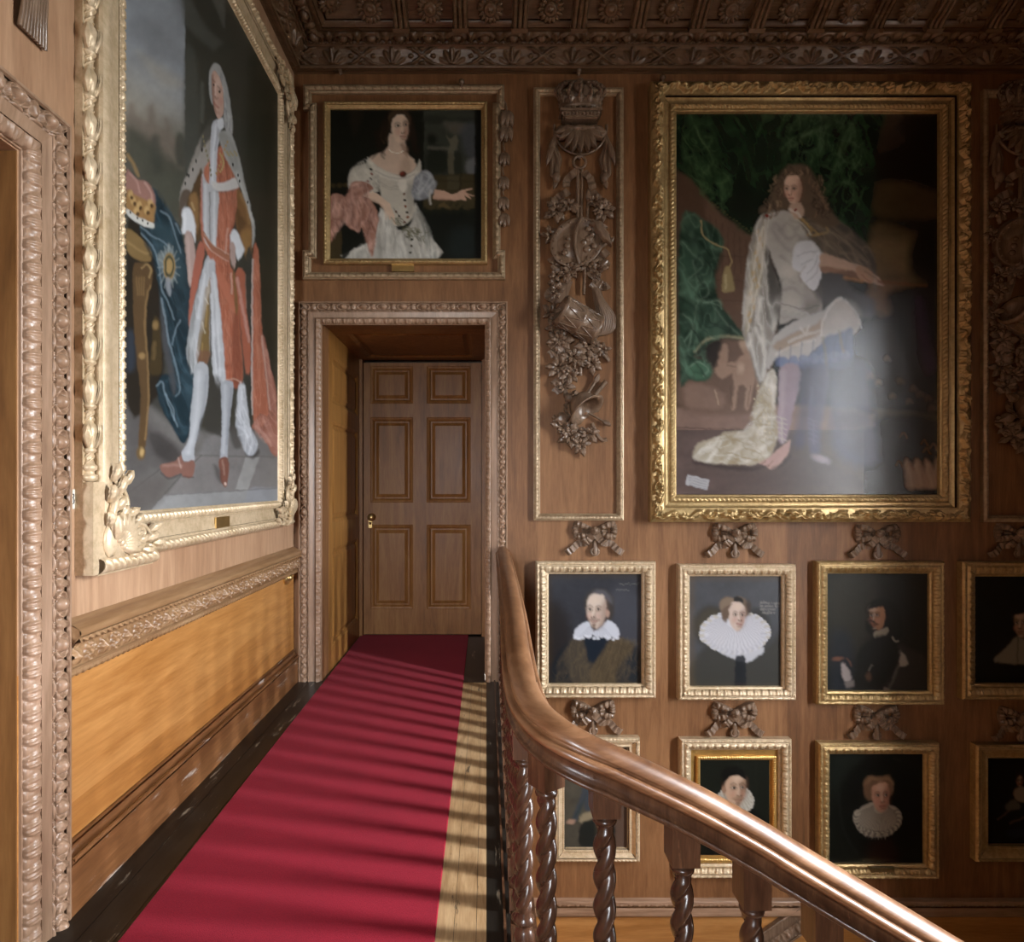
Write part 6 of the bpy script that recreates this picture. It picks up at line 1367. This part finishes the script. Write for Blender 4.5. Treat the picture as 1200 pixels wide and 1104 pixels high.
p('framed_portrait','small gilt-framed portrait of a lady in a pleated ruff, lower row with a name plate',(959.6,870.8,1100.4,1030),(976,887.7,1087,1015),paint=por_pleated,gain=GS*1.1,group=grp,plate=(1018,1016,1046,1022))
p('framed_portrait','small dark gilt-framed picture of a seated lady at the right edge, lower row',(1143.4,873,1240,1010),(1161,890.5,1222,996),kind=1,paint=por_dark,gain=GS*1.2,group=grp)
# brass plate under the overdoor lady belongs to the panel
a0=F(459,318,.02); a1=F(485,309.5,.02); o=Acc(); o.box((a0[0],D-.02,a0[2]),(a1[0],D,a1[2])); tag(build('name_plate',o,M['brass'],origin=V((a0[0]+a1[0])/2,D,a0[2])),'small brass name plate on the panel under the overdoor portrait','name plate')
# ---- great gilt frame on the left wall
FY0,FY1,FZ0,FZ1=1.945,3.845,1.075,3.905; bw=.165
root=empty('framed_picture',(XL,(FY0+FY1)/2,FZ0),'tall gilt frame on the left wall, standing man in red robe and grey wig','picture')
def lsegs(outer,inner): return [(0,0,0,.048,1,None,0,0),(0,.048,.006,.058,1,None,0,.003),(.006,.054,.046,.060,14)+outer,(.048,.058,.056,.054,2,None,0,.003),(.057,.050,.112,.044,2,None,0,-.003),(.113,.046,.120,.044,5,bead(.012),.005,0),(.122,.044,.154,.030,12)+inner,(.154,.030,.163,.024,2,None,0,.002),(.163,.024,.165,.010,1,None,0,0)]
a=Acc()
for sd,ou,inn in (('l',(None,0,.004),(leafband(.036),.012,.004)),('b',(gadroon(.036,.8),.016,.006),(rope(.030,.6),.012,.004)),('tr',(foliage(.11),.022,.006),(bead(.020),.010,.003))):
    a.frame((XL,FY0,FZ0),Y,Z,X,FY1-FY0,FZ1-FZ0,lsegs(ou,inn),.005,sd)
a.box((XL+.001,FY0-.046,FZ0+.25),(XL+.026,FY0+.004,FZ1))
build('frame',a,M['giltpale'],root)
rg=random.Random(11)
def carton(yc,zc,sy,sz):
    a=Acc(); E=XL+.062; P=lambda u,v,e=0.:V(E+e,yc+sy*u,zc+sz*v)
    a.ell(P(.075,.075,.0),(.022,.075,.075),nu=16,nv=9)
    for k in range(9):
        t=-.35+k/8*(pi/2+.7); a.leaf(P(.06,.06,.004),P(.06+.105*math.cos(t),.06+.105*math.sin(t),.014),.040,X,.16,0,.4)
    for k in range(3): a.ell(P(.055+.012*k,.055+.012*(2-k),.018),(.014,.016,.016),nu=10,nv=7)
    for q in (0,1):
        f=(lambda u,v,e=0.:P(u,v,e)) if q==0 else (lambda u,v,e=0.:P(v,u,e))
        a.tube(crom([f(.10,.045,.006),f(.16,.03,.012),f(.21,.055,.010),f(.215,.095,.008),f(.185,.105,.008),f(.178,.082,.008)],6),[.013]*12+[.009]*19,8)
        a.tube(crom([f(.13,.09,.004),f(.19,.12,.006),f(.24,.10,.006),f(.27,.06,.004),f(.31,.055,.002)],6),[.010-.0002*k for k in range(25)],7)
        a.ell(f(.178,.084,.014),(.013,.014,.014),nu=9,nv=7)
        for u,v,du,dv in ((.20,.03,.06,-.012),(.22,.06,.07,.02),(.25,.09,.06,.03),(.15,.11,.03,.05),(.12,.03,.05,-.02),(.27,.045,.06,.0),(.17,.05,.05,.03),(.14,.075,.05,.02)):
            a.leaf(f(u,v,.004),f(u+du,v+dv,.012),.036,X,.22,3,.3)
    return a
for yc,zc,sy,sz in ((FY0,FZ0,1,1),(FY0,FZ1,1,-1),(FY1,FZ0,-1,1),(FY1,FZ1,-1,-1)): build('corner_ornament',carton(yc,zc,sy,sz),M['giltpale'],root)
a=Acc(); a.box((XL+.001,FY0-.045,FZ0-.03),(XL+.060,FY0+.012,FZ0+.268)); a.box((XL+.001,FY0+.0125,FZ0-.028),(XL+.062,FY0+.30,FZ0+.018))
a.sweep((XL,FY0-.02,FZ0-.030),Y,Z,X,.32,[(0,.061,.05,.064,10,gadroon(.034,.6),.016,.006)],.004)
build('corner_block',a,M['giltpale'],root)
a=Acc()   # knotted staff along the near edge
z=FZ0+.27; st_=[]; per=.142; prof=[]
zz=0
prof+= [(0,.012),(.004,.024),(.02,.026),(.024,.016),(.034,.015),(.038,.023),(.05,.024),(.056,.017)]
base_=.06
k=0
while z+base_+k*per<FZ1-.1:
    b=base_+k*per; prof+=[(b+.0,.0125),(b+.030,.0125),(b+.036,.020),(b+.042,.0215),(b+.048,.016),(b+.062,.0205),(b+.085,.0245),(b+.105,.0255),(b+.120,.021),(b+.130,.0135)]; k+=1
a.lathe((XL+.030,FY0-.022,z),prof,Z,20)
for j in range(k):
    b=z+base_+j*per
    for q in range(3):
        t0=q/3*tau; a.tube([V(XL+.030+.0135*math.cos(t0+s_*9),FY0-.022+.0135*math.sin(t0+s_*9),b-.008+s_*.10) for s_ in np.linspace(0,.40,6)],.0035,5)
    for q in range(4):
        t0=q/4*tau+.5; d=V(math.cos(t0),math.sin(t0),0); c_=V(XL+.030,FY0-.022,0); a.leaf(c_+d*.017+Z*(b+.048),c_+d*.024+Z*(b+.125),.026,d,.12,2,.2)
build('staff',a,M['giltpale'],root)
Canvas.desat=.26; Canvas.warp=.5
cv=Canvas(V(XL+.024,FY0+bw-.003,FZ0+bw-.003),Y,Z,FY1-FY0-2*bw+.006,FZ1-FZ0-2*bw+.006,330,560); big_left(cv); cv.mesh('canvas',M['oil'],root,GL_)
a=Acc(); a.box((XL+.001,FY0+.01,FZ0+.01),(XL+.012,FY1-.01,FZ1-.01)); build('backing',a,M['block'],root)
p0=Lw(252.5,607,.05); p1=Lw(268,607,.05); a=Acc(); a.obox((XL+.0505,(p0[1]+p1[1])/2,FZ0+.081),(X,Y,Z),(.004,abs(p1[1]-p0[1])/2,.026)); build('name_plate',a,M['brass'],root)
# ------------------------------------------------------------------ camera, daylight, exposure
cam=bpy.data.cameras.new('camera'); co=bpy.data.objects.new('camera',cam); col.objects.link(co)
co.location=(0,0,H); co.rotation_euler=(pi/2,0,0); cam.sensor_width=36; cam.sensor_fit='HORIZONTAL'; cam.lens=FP/1200*36
cam.shift_x=(600-CX)/1200; cam.shift_y=(CY-552)/1200; cam.clip_start=.02
sc.camera=co
def area(name,loc,target,sx,sy,power,colr,spread=180):
    l=bpy.data.lights.new(name,'AREA'); l.shape='RECTANGLE'; l.size=sx; l.size_y=sy; l.energy=power; l.color=colr; l.spread=math.radians(spread)
    o=bpy.data.objects.new(name,l); col.objects.link(o); o.location=loc
    d=np.asarray(target,float)-np.asarray(loc,float)
    from mathutils import Vector
    o.rotation_euler=Vector(d).to_track_quat('-Z','Y').to_euler(); return o
# daylight: one overcast sky outside, darker towards the ground, seen through the three windows (portals only guide the sampling)
w=bpy.data.worlds.new('overcast_sky'); sc.world=w; w.use_nodes=True; nt=w.node_tree; bg=nt.nodes['Background']; lk=nt.links.new
tc=nt.nodes.new('ShaderNodeTexCoord'); sp=nt.nodes.new('ShaderNodeSeparateXYZ'); lk(tc.outputs['Generated'],sp.inputs[0])
mr=N(nt,'ShaderNodeMapRange'); mr.inputs[1].default_value=-.6; mr.inputs[2].default_value=.6; lk(sp.outputs['Z'],mr.inputs[0])
rp=ramp(nt,SKY); lk(mr.outputs[0],rp.inputs[0]); lk(rp.outputs[0],bg.inputs[0]); bg.inputs[1].default_value=KEY
def portal(name,loc,nrm,sx,sz):
    from mathutils import Vector
    l=bpy.data.lights.new(name,'AREA'); l.shape='RECTANGLE'; l.size=sx; l.size_y=sz; l.energy=1; l.cycles.is_portal=True
    o=bpy.data.objects.new(name,l); col.objects.link(o); o.location=loc; o.rotation_euler=Vector(nrm).to_track_quat('-Z','Z' if False else 'Y').to_euler(); return o
for k,(y0,y1) in enumerate(WIN): portal('window_daylight',(XR+WT+.01,(y0+y1)/2,(WZ0+WZ1)/2),(-1,0,0),y1-y0,WZ1-WZ0)
portal('window_daylight',((RX0+RX1)/2,YB-RT-.01,(RZ0+RZ1)/2),(0,1,0),RX1-RX0,RZ1-RZ0)
sc.view_settings.view_transform='Standard'; sc.view_settings.look='None'; sc.view_settings.gamma=1; sc.view_settings.use_curve_mapping=False
sc.view_settings.exposure=EXPO
sc.cycles.max_bounces=8; sc.cycles.diffuse_bounces=1; sc.cycles.glossy_bounces=4; sc.cycles.use_denoising=True
